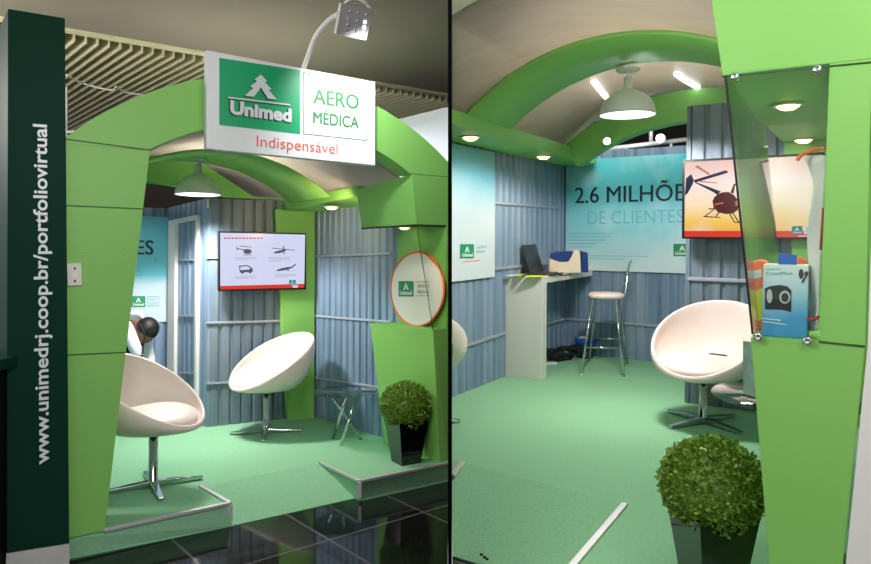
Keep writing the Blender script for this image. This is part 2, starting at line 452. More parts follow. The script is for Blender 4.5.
# --- dark green tower with the web address
to = -.06
Tpl = (fl(0, to), fl(1, to))
tTL, tTR = L.v(8, 8.5, *Tpl), L.v(65, 18, *Tpl); tBL, tBR = L.v(6.5, 553.5, *Tpl), L.v(69.3, 543.6, *Tpl)
fBL, fBR = L.v(5, 571, *Tpl), L.v(69.3, 558, *Tpl)
dL = -wd
tw = thing(b, 'advertising_tower', 'tall dark green tower with a white web address running up its front', 'advertising tower', up((tBL+tBR)/2, GZ))
mb = MB(b); dep = V((-.62, .78, 0))*.5
def tplan(z): return [up(tBL, z), up(tBR, z), up(tBR+nF*.05, z), up(fl(-.33, -.01), z), up(fl(-.33, -.01)+dep, z), up(tBL+dep, z)]
low, hig = tplan(0), tplan(0)
hig = [tTL, tTR, tTR+nF*.05, up(hig[3], tTR.z), up(hig[4], tTR.z), tTL+dep]; low = [tBL, tBR, tBR+nF*.05, up(low[3], tBR.z), up(low[4], tBR.z), tBL+dep]
mb.prism(low, hig); tb = mb.build('body', 'tower', tw, bevel=.004)
mb = MB(b); mb.prism([up(fBL, GZ), up(fBR, GZ), up(fBR, GZ)+nF*.05, up(fBL, GZ)+nF*.05], [tBL-nF*.004, tBR-nF*.004, tBR+nF*.05, tBL+nF*.05]); mb.build('plinth', 'marble', tw, label='pale marble plinth')
sfT = Surf(b, tTL, tTR, tBL)
mb = MB(b); a, c = sfT.p(48.5, 463, .004), sfT.p(46.5, 125, .004)
exx = nrm(c-a); eyy = nrm(-eF - exx*(-eF).dot(exx)); hh = (sfT.p(34.2, 400)-sfT.p(47.5, 400)).length
mb.text('www.unimedrj.coop.br/portfoliovirtual', a, exx, eyy, (c-a).length, hh, .02); mb.build('lettering', 'letter', tb)
# chrome edged dark unit at the far left, beside the tower
cu = thing(b, 'showcase', 'dark showcase with a chrome edge beside the left side of the green tower', 'showcase', L.y(-6, 562, 3.15))
xa = L.v(2.5, 540, *(fl(0, -.1), fl(1, -.1))); xz = L.v(2.5, 368, *(fl(0, -.1), fl(1, -.1))).z
ea = flat(xa)
mb = MB(b); mb.box(up(ea, (GZ+xz)/2)+V((-.2, .1, 0)), (.36, .3, xz-GZ)); mb.build('body', 'black', cu, bevel=.004)
mb = MB(b); mb.tube([up(ea, GZ)-V((0, .06, 0)), up(ea, xz-.1)-V((0, .06, 0))], .011); mb.build('chrome_edge', 'chrome', cu)
mb = MB(b); mb.box(up(ea, xz+.02)+V((-.19, .1, 0)), (.42, .36, .05)); mb.build('top', 'tower', cu, bevel=.004)

# --- portal: front arch with left column
def arcpts(u0, zc, Rr, a0, a1, n=28):
    return [(u0+Rr*math.cos(a0+(a1-a0)*i/n), zc+Rr*math.sin(a0+(a1-a0)*i/n)) for i in range(n+1)]
def arch_band(mb, P, uc, Ro, zo, Ri, zi, uo, ui, off, n=30):
    """ring between outer and inner circle, P(u,z) places it, extruded by off"""
    ao = math.acos(min(1, uo/Ro)); ai = math.acos(min(1, ui/Ri))
    o = arcpts(uc, zo, Ro, ao, PI-ao, n); i_ = arcpts(uc, zi, Ri, ai, PI-ai, n)
    rows = []
    for (a, c), (d, e) in zip(o, i_):
        A_, B_ = P(a, c), P(d, e); rows.append([A_, B_, B_+off, A_+off])
    mb.grid(rows, closed_v=True, sm=False)
    mb.add(rows[0], [(0, 1, 2, 3)]); mb.add(rows[-1], [(0, 1, 2, 3)])
    return mb
ar = thing(b, 'portal_arch', 'green arch spanning the front of the left stand behind the white sign', 'arch', fl(.97, .1, 1.87))
mb = MB(b); arch_band(mb, lambda u, z: fl(u, 0, z), .965, 1.68, .685, 1.46, .645, 1.186, .785, nF*.16)
mb.build('arch', 'green', ar, bevel=0)
cl = thing(b, 'tapered_column', 'green tapered column beside the dark tower, with a white socket plate', 'column', fl(-.1, .1))
mb = MB(b)
def on(px, py, off=0.): return L.v(px, py, fl(0, off), fl(1, off))
ctR, ctL = on(150, 150), fl(-.24, 0, 1.878); cbR, cbL = on(104.5, 530), fl(-.24, 0, 0)
ctR.z = 1.88; cbR.z = 0
mb.prism([cbL, cbR, cbR+nF*.25, cbL+nF*.25], [ctL, ctR, ctR+nF*.4, ctL+nF*.4]); mb.build('shaft', 'green', cl)
for (l, r) in (((64, 139), (150, 150)), ((64, 205.5), (143.5, 209)), ((65, 355.2), (125, 352.4))):
    mb = MB(b); p, q = on(*l, -.0006), on(*r, -.0006); t = V((0, 0, .0035)); mb.plate([p-t, q-t, q+t, p+t], nF*.002); mb.build('seam', 'seam', cl)
for x, y in ((82, 252), (124, 253.5)):
    mb = MB(b); mb.ball(on(x, y, -.002), .006, 8); mb.build('screw', 'alu', cl)
ou = thing(b, 'wall_socket', 'white double socket plate on the left green column', 'socket', on(74, 285))
sfC = Surf(b, on(66.5, 263.5), on(81, 263), on(67.5, 286))
mb = MB(b); sfC.poly(mb, [(66.5, 263.5), (80.8, 263), (82, 285.3), (67.5, 286)], .012, .011); mb.build('plate', 'outlet', ou, bevel=.002)
for y in (268.5, 281):
    mb = MB(b); mb.ball(sfC.p(74.5, y, .0125), .006, 8, (1, .5, 1)); mb.build('hole', 'dark', ou)
mb = MB(b); sfC.poly(mb, [(71.5, 272.5), (77, 272.3), (77.2, 276.6), (71.8, 276.8)], .0135, .002); mb.build('switch', 'white', ou)

# --- walls
zw = 1.83; zr = 1.749
wB = corr_wall(b, 'wall_back', K, C, 1.83, 1.83, F0, 'corrugated steel wall behind the wall screen of the left stand', 'corr_warm', .088)
Wend = C + wd*1.78
wR = corr_wall(b, 'wall_right', C, Wend, zr, zr, F0, 'corrugated steel wall behind the glass table of the left stand', 'corr', .085)
Jt = L.v(168.5, 208.7, K, K+dL); Jf = flat(Jt)
wS = corr_wall(b, 'wall_closet', K, Jf, 1.83, 1.8, F0+V((-3, 2, 0)), 'corrugated closet side holding a white door frame, beside the printed panel in the left stand', 'corr', .105)
PWl = Jf - bd*2.0
wP = corr_wall(b, 'wall_poster', Jf, PWl, 1.795, 1.795, F0, 'corrugated wall under the blue printed panel of the left stand', 'corr', .1)
wLf = corr_wall(b, 'wall_left', fl(-.1, .45), fl(-.1, .45)+dL*1.9, 1.8, 1.8, C, 'corrugated side wall behind the left column', 'corr', .11)
for w, ps in ((wB, ((206, 257.8), (283, 256.4))), (wB, ((206, 322.8), (283, 320.8))), (wB, ((206, 383.5), (283, 380))), (wR, ((312, 256.4), (392, 253.6))), (wR, ((312, 315.6), (392, 322))), (wR, ((312, 377), (385, 388))),
              (wS, ((179.5, 260), (199, 260))), (wS, ((179.5, 316), (199, 316))), (wS, ((179.5, 373), (199, 373))), (wP, ((146, 373), (168, 372)))):
    rail(b, None, ps, w, .018, .014)
# door frame on the closet side
dr = thing(b, 'door_frame', 'narrow white door frame on the closet side, left of the wall screen', 'door frame', flat(L.v(186, 400, K, K+dL)), kind='thing')
nS = nrm(V((dL.y, -dL.x, 0)));
if nS.dot(F0-K) < 0 and False: nS = -nS
o_, e_, nSw, A_, _ = wS
def dS(px, py, off=0.): return L.v(px, py, K+nSw*off, K+dL+nSw*off)
tl, tr = dS(171.6, 221, .02), dS(200.4, 215, .02)
for (a, c, nm) in (((171.6, 221), (178.6, 219.6), 'jamb'), ((198.6, 215.4), (200.6, 215), 'jamb')):
    p, q = dS(*a, .0), dS(*c, .0); mb = MB(b); mb.plate([up(p, .0), up(q, .0), q, p], nSw*.03); mb.build(nm, 'white', dr, bevel=.002)
p, q = dS(171.6, 221), dS(200.6, 215); mb = MB(b); t = V((0, 0, .035)); mb.plate([p-t, q-t, q, p], nSw*.032); mb.build('lintel', 'white', dr, bevel=.002)
for y in (233, 235.5):
    mb = MB(b); mb.box(dS(177, y, .035), (.012, .012, .012)); mb.build('hinge', 'alu', dr)
# white corner light batten on the closet corner
mb = MB(b); p, q = L.v(207.5, 199.5, K, C)+nB*.02, L.v(207.5, 208, K, C)+nB*.02; mb.tube([p, q], .008, 8)
single(mb, 'corner_clip', 'white', 'small white bar clipped on the closet corner under the pendant lamp', 'clip')
# printed blue panel
ramp_mat('sky_print', [(0, (202, 216, 226)), (.36, (190, 212, 222)), (.45, (104, 202, 216)), (1, (84, 188, 212))], (0, 0, 1.09), .35, clouds=(222, 232, 236), cscale=1.6, camt=.3)
o_, e_, nP, A_, _ = wP
pc = lambda px, py, off=.012: L.v(px, py, Jf+nP*off, Jf+bd+nP*off)
pTR, pBR = pc(168, 217), pc(168, 321.5); pBR = up(pTR, pBR.z)
pTL = pTR - bd*1.55; pBL = pBR - bd*1.55
po = thing(b, 'printed_panel', 'blue cloud-print panel left of the closet door frame, partly behind the green column', 'panel', up((pTL+pTR)/2, pBR.z))
print('panel h', pTR.z-pBR.z)
mb = MB(b); mb.plate([pTL, pTR, pBR, pBL], nP*.008); mb.build('panel', 'sky_print', po, bevel=0)
sfP = Surf(b, pTL+nP*.008, pTR+nP*.008, pBL+nP*.008)
mb = MB(b); a = sfP.p(153.2, 254.5, .003); hgt = (sfP.p(145, 240.5)-sfP.p(145, 254.5)).length
vs, fs, x0, x1 = glyphs('2.6 MILHÕES', 0.)
wid = (x1-x0)*hgt/CAP*.92
mb.text('2.6 MILHÕES', a-sfP.ex*wid, sfP.ex, sfP.ey, wid, hgt); mb.text('2.6 MILHÕES', a-sfP.ex*(wid+.025*hgt), sfP.ex, sfP.ey, wid, hgt, ext=.0009); mb.text('2.6 MILHÕES', a-sfP.ex*(wid-.025*hgt), sfP.ex, sfP.ey, wid, hgt, ext=.0007); mb.build('headline_lettering', 'text_dark', po)
mb = MB(b); a = sfP.p(141.5, 276, .003); h2 = hgt*.62
mb.text('DE CLIENTES', a-sfP.ex*wid*.72, sfP.ex, sfP.ey, wid*.72, h2, -.012); mb.build('subtitle_lettering', 'text_teal', po)
mb = MB(b); sfP.poly(mb, [(153.3, 259.6), (157.7, 259.2), (157.7, 260.4), (153.3, 260.8)]); sfP.poly(mb, [(155.1, 256.5), (156, 256.4), (156, 263), (155.1, 263)]); mb.build('plus_mark', 'text_teal', po)
small_logo(b, sfP, 131.5, 296, 145.3, 307, po)
mb = MB(b)
for x0_, x1_, y0_, y1_ in ((147.5, 159, 296.3, 297), (147.5, 159, 305.6, 306.3), (147.5, 148, 296.3, 306.3), (158.5, 159, 296.3, 306.3)):
    sfP.poly(mb, [(x0_, y0_), (x1_, y0_), (x1_, y1_), (x0_, y1_)])
sfP.text(mb, 'AERO', (149, 300.6), (157.5, 300.3), 2.4); sfP.text(mb, 'MÉDICA', (149, 304.6), (157.5, 304.2), 2.2); mb.build('wordmark_lettering', 'text_teal', po)

# --- rear column at the corner, beam, vault, inner arches
rc = thing(b, 'corner_column', 'green tapered column in the rear corner of the left stand, behind the wall screen edge', 'column', C-bd*.12)
off = .07
def cb(px, py): return L.v(px, py, C+nB*off, C+bd+nB*off)
aT, aB_, bB, bT = cb(275, 211), cb(288, 423), cb(311, 417), cb(311, 211)
bT.z = aT.z = 1.75; aB_.z = bB.z = 0
cxB = C-bd*.004; bB = up(flat(cxB)+nB*off, 0); bT = up(flat(cxB)+nB*off, 1.748)
mb = MB(b); mb.prism([aB_, bB, bB-nB*(off-.001), aB_-nB*(off-.001)], [aT, bT, bT-nB*(off-.001), aT-nB*(off-.001)]); mb.build('shaft', 'green', rc, bevel=.002)
h1 = L.z(277, 211.3, zr); hq = up(on(409, 176, .03), zr); h2_ = L.v(356, 196.5, h1, hq); zr2 = h2_.z; bmd = nrm(flat(hq-h1))
h2_ = up(h2_, zr); h2b = up(h1+bmd*((flat(h2_)-flat(h1)).length+.02), zr2); h0 = h1-bmd*.05; print('beam z', zr, zr2)
bmL = thing(b, 'ceiling_beam', 'green beam with a glowing downlight along the right wall top of the left stand', 'beam', (h1+h2_)/2, kind='thing')
mb = MB(b); t = V((0, 0, .075))
wq0, wq1 = C+wd*.0, C+wd*1.5
mb.prism([h0, h2b, up(wq1, zr), up(wq0, zr)], [h0+t, h2b+t, up(wq1, zr)+t, up(wq0, zr)+t]); mb.build('beam', 'green', bmL, bevel=.002)
def downlight(b, par, p, r=.045, n=V((0, 0, -1)), m='warmglow'):
    mb = MB(b); mb.lathe([(r*1.35, .0), (r*1.35, -.006), (r*1.02, -.010), (r*.98, -.002)], p, 20); q = mb.build('lamp_ring', 'alu', par)
    mb = MB(b); mb.lathe([(.0001, -r*.55), (r*.5, -r*.5), (r*.85, -r*.28), (r, -.003)], p, 20); mb.build('lamp_lens', m, q, label='glowing warm lamp lens')
downlight(b, bmL, L.z(331.5, 206.3, zr), .05)
uc_ = -.785
def beam_at(px, py): return L.v(px, py, h1, h2_)
nr, fr_ = flat(beam_at(330.5, 191)), flat(beam_at(291, 198))
VR, VZ = 1.235, .87
def vlt(base, u, z): return base + eF*u + V((0, 0, z))
def sheet(b, bases, ex_, uc, zc, Rr, half, name, m, label, cat, th=.012, n=30, kind='thing'):
    mb = MB(b); a0 = math.acos(half/Rr); rows = []
    for sgn in (0, 1):
        for base in bases:
            rows.append([base + ex_*(uc+(Rr+sgn*th)*math.cos(a0+(PI-2*a0)*i/n)) + V((0, 0, zc+(Rr+sgn*th)*math.sin(a0+(PI-2*a0)*i/n))) for i in range(n+1)])
    k = len(bases)
    rows = rows[:k]+rows[k:][::-1]
    mb.grid(rows, closed_u=True)
    return single(mb, name, m, label, cat, kind=kind)
fb = flat(h1+bmd*2.62)
fb = flat(hq)+nF*.14; vb1 = flat(h1-bmd*.5)
sheet(b, [fb-bmd*.0, vb1], eF, uc_, VZ+.02, VR+.02, .86, 'vault_ceiling', 'vault', 'pale grey barrel vault ceiling over the left stand', 'ceiling', kind='structure')
sheet(b, [nr, fr_], eF, uc_, VZ-.03, VR, .775, 'arch_rib', 'green', 'broad green rib under the vault of the left stand, carrying the pendant lamp', 'arch')
ra = thing(b, 'rear_arch', 'bright green arch at the back of the left stand, behind the pendant lamp', 'arch', C-bd*.6+V((0, 0, 1.8)))
mb = MB(b); rb0 = flat(C)+nB*.12
rows = []
for i in range(31):
    u = -.07-2.03*i/30
    zi_ = max(1.832, -1.673+math.sqrt(3.6**2-(u+1.6)**2)); zo = max(zi_+.012, min(1.845-(u+.537)*.62, .93+math.sqrt(max(.01, 1.36**2-(u+.96)**2))))
    p_, o_ = rb0+bd*u, -nB*.05
    rows.append([up(p_, zo), up(p_, zi_), up(p_+o_, zi_), up(p_+o_, zo)])
mb.grid(rows, closed_v=True, sm=False); mb.add(rows[0], [(0, 1, 2, 3)]); mb.add(rows[-1], [(0, 1, 2, 3)])
mb.build('arch', 'green', ra)
# left beam (mostly behind the column)
mb = MB(b); lb0 = h1-eF*1.57-bmd*.05; lb1 = lb0+bmd*1.75
mb.prism([lb0, lb1, lb1-eF*.25, lb0-eF*.25], [lb0+t, lb1+t, lb1-eF*.25+t, lb0-eF*.25+t]); single(mb, 'ceiling_beam', 'green', 'green beam along the left side of the left stand, almost hidden by the near column', 'beam')

# --- right display column of the left stand
n1, n0, r0 = on(412, 175), L.z(440, 462), L.z(385, 445)
def sd_(px, py): return L.pl(px, py, n1, n0, r0)
inr = nrm((n0-r0).cross(n1-n0)); 
if inr.x > 0: inr = -inr                        # points out of the column towards the opening
hB, hF, lF, lB = sd_(361.5, 229), sd_(416.3, 222.7), sd_(433, 326), sd_(370, 326)
hT, hTf = sd_(356.6, 194), n1
hz = (hB.z+hF.z)/2; lz = (lF.z+lB.z)/2
for p in (hB, hF): p.z = hz
for p in (lF, lB): p.z = lz
bT_ = V((hT.x, hT.y, 1.866)); 
FR_ = lambda z, px=449.5: on(px, 0)*0 + fl(2.25, 0, z)
dc = thing(b, 'display_column', 'green column with a glazed niche holding an oval sunshade, right of the left stand opening', 'display column', n0)
back = V((.55, .1, 0))
mb = MB(b); mb.prism([n0, r0, r0+back, fl(2.5)], [lF, lB, lB+back, fl(2.5, 0, lz)]); mb.build('pedestal', 'green', dc)
mb = MB(b); mb.prism([hF, hB, hB+back, fl(2.5, 0, hz)], [up(n1, 1.872), up(hT, 1.82), up(hT, 1.82)+back, fl(2.5, 0, 1.872)]); mb.build('header', 'green', dc)
ip0 = on(446.5, 280); ip1 = ip0 + (hB-hF)*.86
mb = MB(b); mb.prism([up(ip0, lz), up(ip1, lz), up(ip1, lz)+V((.3, .25, 0)), up(fl(2.5), lz)], [up(ip0, hz), up(ip1, hz), up(ip1, hz)+V((.3, .25, 0)), up(fl(2.5), hz)]); mb.build('side_panel', 'green', dc)
g = V((0, 0, 0.002))
mb = MB(b); mb.plate([lF+g, lB+g, hB-g, hF-g], -inr*.006); mb.build('glass_pane', 'glass_clear', dc)
mb = MB(b); mb.plate([lF+g, fl(2.2, 0, lz), fl(2.2, 0, hz), hF-g], nF*.006); mb.build('glass_pane', 'glass_clear', dc)
mb = MB(b); mb.tube([lF, hF], .0022, 6); mb.build('glass_edge', 'dark', dc)
mb = MB(b); mb.tube([hB+V((0, 0, -.006)), hF+V((0, 0, -.006)), fl(2.2, 0, hz-.006)], .006, 6); mb.build('glass_channel', 'dark', dc)
downlight(b, dc, L.z(404.5, 226.6, hz), .04)
# oval car sunshade in the niche
sh = thing(b, 'car_sunshade', 'oval white sunshade with an orange rim standing in the left glazed niche', 'sunshade', lerp(ip0, ip1, .5)*1.0)
sc0, sc1 = ip0 + inr*.05 + nF*.02, ip1 + inr*.05
sfS = Surf(b, up(ip1+inr*.03, hz), up(ip0+inr*.03, hz), up(ip1+inr*.03, lz))
def oval(px, py, w, h, n=40, off=0., ph=0.): return [sfS.p(px+w*math.cos(2*PI*k/n), py+h*math.sin(2*PI*k/n), off) for k in range(n)]
mb = MB(b); mb.plate(oval(418, 289, 26, 36.5), sfS.n*.006); ss = mb.build('fabric', 'sunshade', sh)
mb = MB(b); rim = oval(418, 289, 26.5, 37, 40, .003); mb.tube(rim+[rim[0]], .0085, 8, False); mb.build('rim', 'orange', sh)
mb = MB(b); mb.tube([sfS.p(429, 255, .01), sfS.p(436, 262, .012), sfS.p(441, 268, .012)], .008, 6); mb.build('strap', 'orange', sh)
mb = MB(b); mb.tube([sfS.p(428, 324, .012), sfS.p(434, 320, .014), sfS.p(439, 312, .014)], .006, 6); mb.build('strap', 'orange', sh)
small_logo(b, sfS, 399.5, 281, 414.5, 296.5, sh, off=.009)
mb = MB(b)
for x0_, x1_, y0_, y1_ in ((416.5, 431.5, 281.5, 282), (416.5, 431.5, 295.5, 296)): sfS.poly(mb, [(x0_, y0_), (x1_, y0_), (x1_, y1_), (x0_, y1_)], .009)
sfS.text(mb, 'AERO', (418.5, 287.4), (430, 287.4), 3, .009); sfS.text(mb, 'MÉDICA', (418.5, 293.4), (430, 293.4), 2.8, .009); mb.build('wordmark_lettering', 'text_green', sh)

# --- sign and its lamp
so = -.10
def sg(px, py, o=so): return L.v(px, py, fl(0, o), fl(1, o))
sTL, sTR, sBR, sBL = sg(206.5, 50), sg(375.3, 82), sg(375.3, 165.5), sg(206.5, 148.5)
si = thing(b, 'hanging_sign', 'large white illuminated sign board mounted across the front arch', 'sign', (sBL+sBR)/2)
mb = MB(b); mb.plate([sTL, sTR, sBR, sBL], nF*.05); mb.build('board', 'paper', si, bevel=.003)
sfs = Surf(b, sTL, sTR, sBL)
Z = lambda x, y: (200+x/4.026, 40+y/4.026)
mb = MB(b); sfs.poly(mb, [Z(77, 72), Z(402, 122), Z(402, 378), Z(77, 342)], .003); gsq = mb.build('badge', 'sign_green', si)
def emb(dx, dy):
    def P(a, c, o):
        x = 180+a*128; y = 140+c*108+(a-.5)*16
        return sfs.p(*Z(x+dx, y+dy), o)
    return P
mb = MB(b); emblem(mb, emb(-5, 4), .004); sfs.text(mb, 'Unimed', Z(114, 300), Z(362, 333), 13, .004, .05); sfs.poly(mb, [Z(108, 234), Z(360, 264), Z(360, 270), Z(108, 240)], .004); mb.build('shadow_lettering', 'text_shadow', gsq)
mb = MB(b); emblem(mb, emb(0, 0), .0055); sfs.text(mb, 'Unimed', Z(120, 296), Z(367, 329), 12.6, .0055, .045); sfs.poly(mb, [Z(112, 229), Z(362, 259), Z(362, 265), Z(112, 235)], .0055); mb.build('lettering', 'letter', gsq)
mb = MB(b)
for A_, B_, t_ in ((Z(415, 130), Z(670, 172), (0, .5)), (Z(415, 376), Z(670, 403), (0, .5)), (Z(415, 130), Z(415, 376), (.5, 0)), (Z(669, 172), Z(669, 403), (.5, 0))):
    sfs.poly(mb, [A_, B_, (B_[0]+t_[0], B_[1]+t_[1]), (A_[0]+t_[0], A_[1]+t_[1])], .003)
mb.build('wordmark_border_print', 'text_green', si)
mb = MB(b); sfs.text(mb, 'AERO', Z(456, 254), Z(638, 279), 14.5, .003, fat=.02); sfs.text(mb, 'MÉDICA', Z(456, 334), Z(638, 356), 11.5, .003, fat=.02); mb.build('wordmark_lettering', 'text_green', si)
mb = MB(b); sfs.text(mb, 'Indispensável', Z(228, 428), Z(553, 459), 11, .003, -.008); mb.build('slogan', 'text_orange', si)
# flood lamp on a curved arm
ln = thing(b, 'flood_lamp', 'small LED flood lamp on a curved white arm above the sign', 'lamp', sg(305, 70))
top0 = sg(304.5, 69.5)+nF*.025
arm = [top0, sg(308.5, 55, -.14), sg(316, 36, -.22), sg(329, 20, -.3), sg(345, 10, -.36), sg(352, 5, -.4)]
def smooth(p, n=6):
    out = []
    for i in range(len(p)-1):
        a, b_, c, d = p[max(i-1, 0)], p[i], p[i+1], p[min(i+2, len(p)-1)]
        for k in range(n):
            t = k/n; out.append(.5*((2*b_)+(c-a)*t+(2*a-5*b_+4*c-d)*t*t+(-a+3*b_-3*c+d)*t**3))
    return out+[p[-1]]
mb = MB(b); mb.tube(smooth(arm), .014, 10); mb.build('arm', 'white', ln)
hd = [sg(338.7, 1.5, -.42), sg(371.5, 8, -.42), sg(364, 39.5, -.34), sg(333.4, 33, -.34)]
hn = nrm((hd[1]-hd[0]).cross(hd[3]-hd[0]))
if hn.y < 0: hn = -hn
glass('lens_smoke', (216, 214, 206), .8, .1)
mb = MB(b); mb.plate([p for p in hd], -hn*.03); hdo = mb.build('lamp_head', 'alu', ln, bevel=.003)
mb = MB(b); mb.plate([lerp(p, (hd[0]+hd[2])/2, -.02)+hn*.012 for p in hd], -hn*.006)
mb = MB(b)
Q = lambda a, c, o: hd[0]+(hd[1]-hd[0])*a+(hd[3]-hd[0])*c + hn*o
Qf = lambda a, c, o: Q(a, c, 0) - hn*(.03+o)
for a, c, bright in [(x, y, (x, y) in ((.3, .78), (.8, .45), (.8, .62), (.8, .8))) for x in (.3, .55, .8) for y in (.2, .45, .62, .8)]:
    mb = MB(b); mb.ball(Qf(a, c, .002), .010 if bright else .008, 10); mb.build('led', 'ledglow' if bright else 'chrome', hdo)
mb = MB(b); mb.tube(smooth([Q(.0, .25, -.015), Q(.25, -.12, -.015), Q(.6, -.2, -.015), Q(.98, .05, -.015)]), .008, 8); mb.build('bracket', 'white', ln)

# --- wall screen A
to_ = .12
def tvp(px, py): return L.v(px, py, C+nB*to_, C+bd+nB*to_)
vTL, vTR, vBR, vBL = tvp(218.4, 230.7), tvp(306.2, 233.2), tvp(306.2, 289.4), tvp(218.4, 291.3)
tv = thing(b, 'wall_screen', 'flat screen showing a white slide with four small vehicles, on the left stand wall', 'television', (vBL+vBR)/2)
mb = MB(b); mb.plate([vTL, vTR, vBR, vBL], -nB*.05); mb.build('housing', 'black', tv, bevel=.003)
sv = Surf(b, vTL, vTR, vBL); X4 = lambda x, y: (210+x/4.7, 220+y/4.7)
mb = MB(b); sv.poly(mb, [X4(48, 60), X4(447, 69), X4(443, 300), X4(48, 310)], .0015); mb.build('picture', 'screen_white', tv)
mb = MB(b); sv.poly(mb, [X4(48, 310), X4(443, 300), X4(441, 318), X4(47, 327)], .002); mb.build('caption_band', 'screen_red', tv)
mb = MB(b)
for i in range(11): x = 66+i*17; sv.poly(mb, [X4(x, 82), X4(x+13, 82.3), X4(x+13, 89), X4(x, 88.7)], .002)
mb.build('title_lettering', 'screen_red', tv)
mb = MB(b)   # helicopter, aeroplane, ambulance, jet drawings
def blob(c, w, h, n=14, rot=0):
    sv.poly(mb, [X4(c[0]+w*math.cos(2*PI*k/n)*math.cos(rot)-h*math.sin(2*PI*k/n)*math.sin(rot), c[1]+w*math.cos(2*PI*k/n)*math.sin(rot)+h*math.sin(2*PI*k/n)*math.cos(rot)) for k in range(n)], .002)
def bar(x0, y0, x1, y1, w=3):
    d = math.hypot(x1-x0, y1-y0); a, c = -(y1-y0)/d*w/2, (x1-x0)/d*w/2
    sv.poly(mb, [X4(x0-a, y0-c), X4(x1-a, y1-c), X4(x1+a, y1+c), X4(x0+a, y0+c)], .002)
def drawn(nm='vehicle_print', m='screen_dark'):
    global mb
    mb.build(nm, m, tv); mb = MB(b)
blob((176, 148), 20, 12); bar(125, 134, 170, 142, 4); bar(140, 122, 195, 128, 3); bar(155, 165, 195, 163, 3); bar(124, 126, 130, 142, 4); drawn()
blob((330, 148), 30, 6, rot=-.25); bar(290, 132, 400, 142, 3); bar(345, 122, 347, 160, 5); bar(300, 155, 312, 148, 5); drawn()
sv.poly(mb, [X4(136, 215), X4(178, 212), X4(200, 228), X4(201, 244), X4(140, 247)], .002); blob((152, 246), 7, 7); blob((188, 244), 7, 7); drawn()
blob((350, 230), 40, 6, rot=-.2); bar(385, 222, 402, 208, 6); bar(330, 234, 318, 240, 4); bar(355, 230, 372, 238, 5)
mb.build('vehicle_print', 'screen_dark', tv)
mb = MB(b); sv.poly(mb, [X4(142, 220), X4(176, 217), X4(188, 226), X4(188, 232), X4(142, 236)], .0026); mb.build('highlight_print', 'screen_white', tv)
mb = MB(b)
for (x, y, n_) in ((118, 176, 3), (276, 176, 4), (118, 264, 3), (306, 256, 3)):
    for k in range(n_): bar(x, y+k*6, x+(100 if k < n_-1 else 60), y+k*6-1, 2)
    drawn('caption_print', 'screen_grey')
mb = MB(b); sv.poly(mb, [X4(372, 283), X4(402, 282), X4(402, 305), X4(372, 306)], .003); q = mb.build('badge', 'screen_green', tv)
mb = MB(b); emblem(mb, lambda a, c, o: sv.p(*X4(379+15*a, 285+14*c), o), .004); sv.text(mb, 'Unimed', X4(375, 304), X4(400, 303), 1.1, .004, .03); mb.build('badge_mark', 'screen_pale', q)
mb = MB(b); sv.poly(mb, [X4(385, 308), X4(415, 307), X4(410, 318), X4(390, 318)], .003); mb.build('band_mark', 'screen_white', tv)
mb = MB(b); p = (vBL+vBR)/2; mb.box(lerp(vBL, vBR, .5)-nB*.06+V((0, 0, .2)), (.2, .016, .16), Mx.Rotation(math.atan2(bd.y, bd.x), 3, 'Z')); mb.build('mount', 'dark', tv)

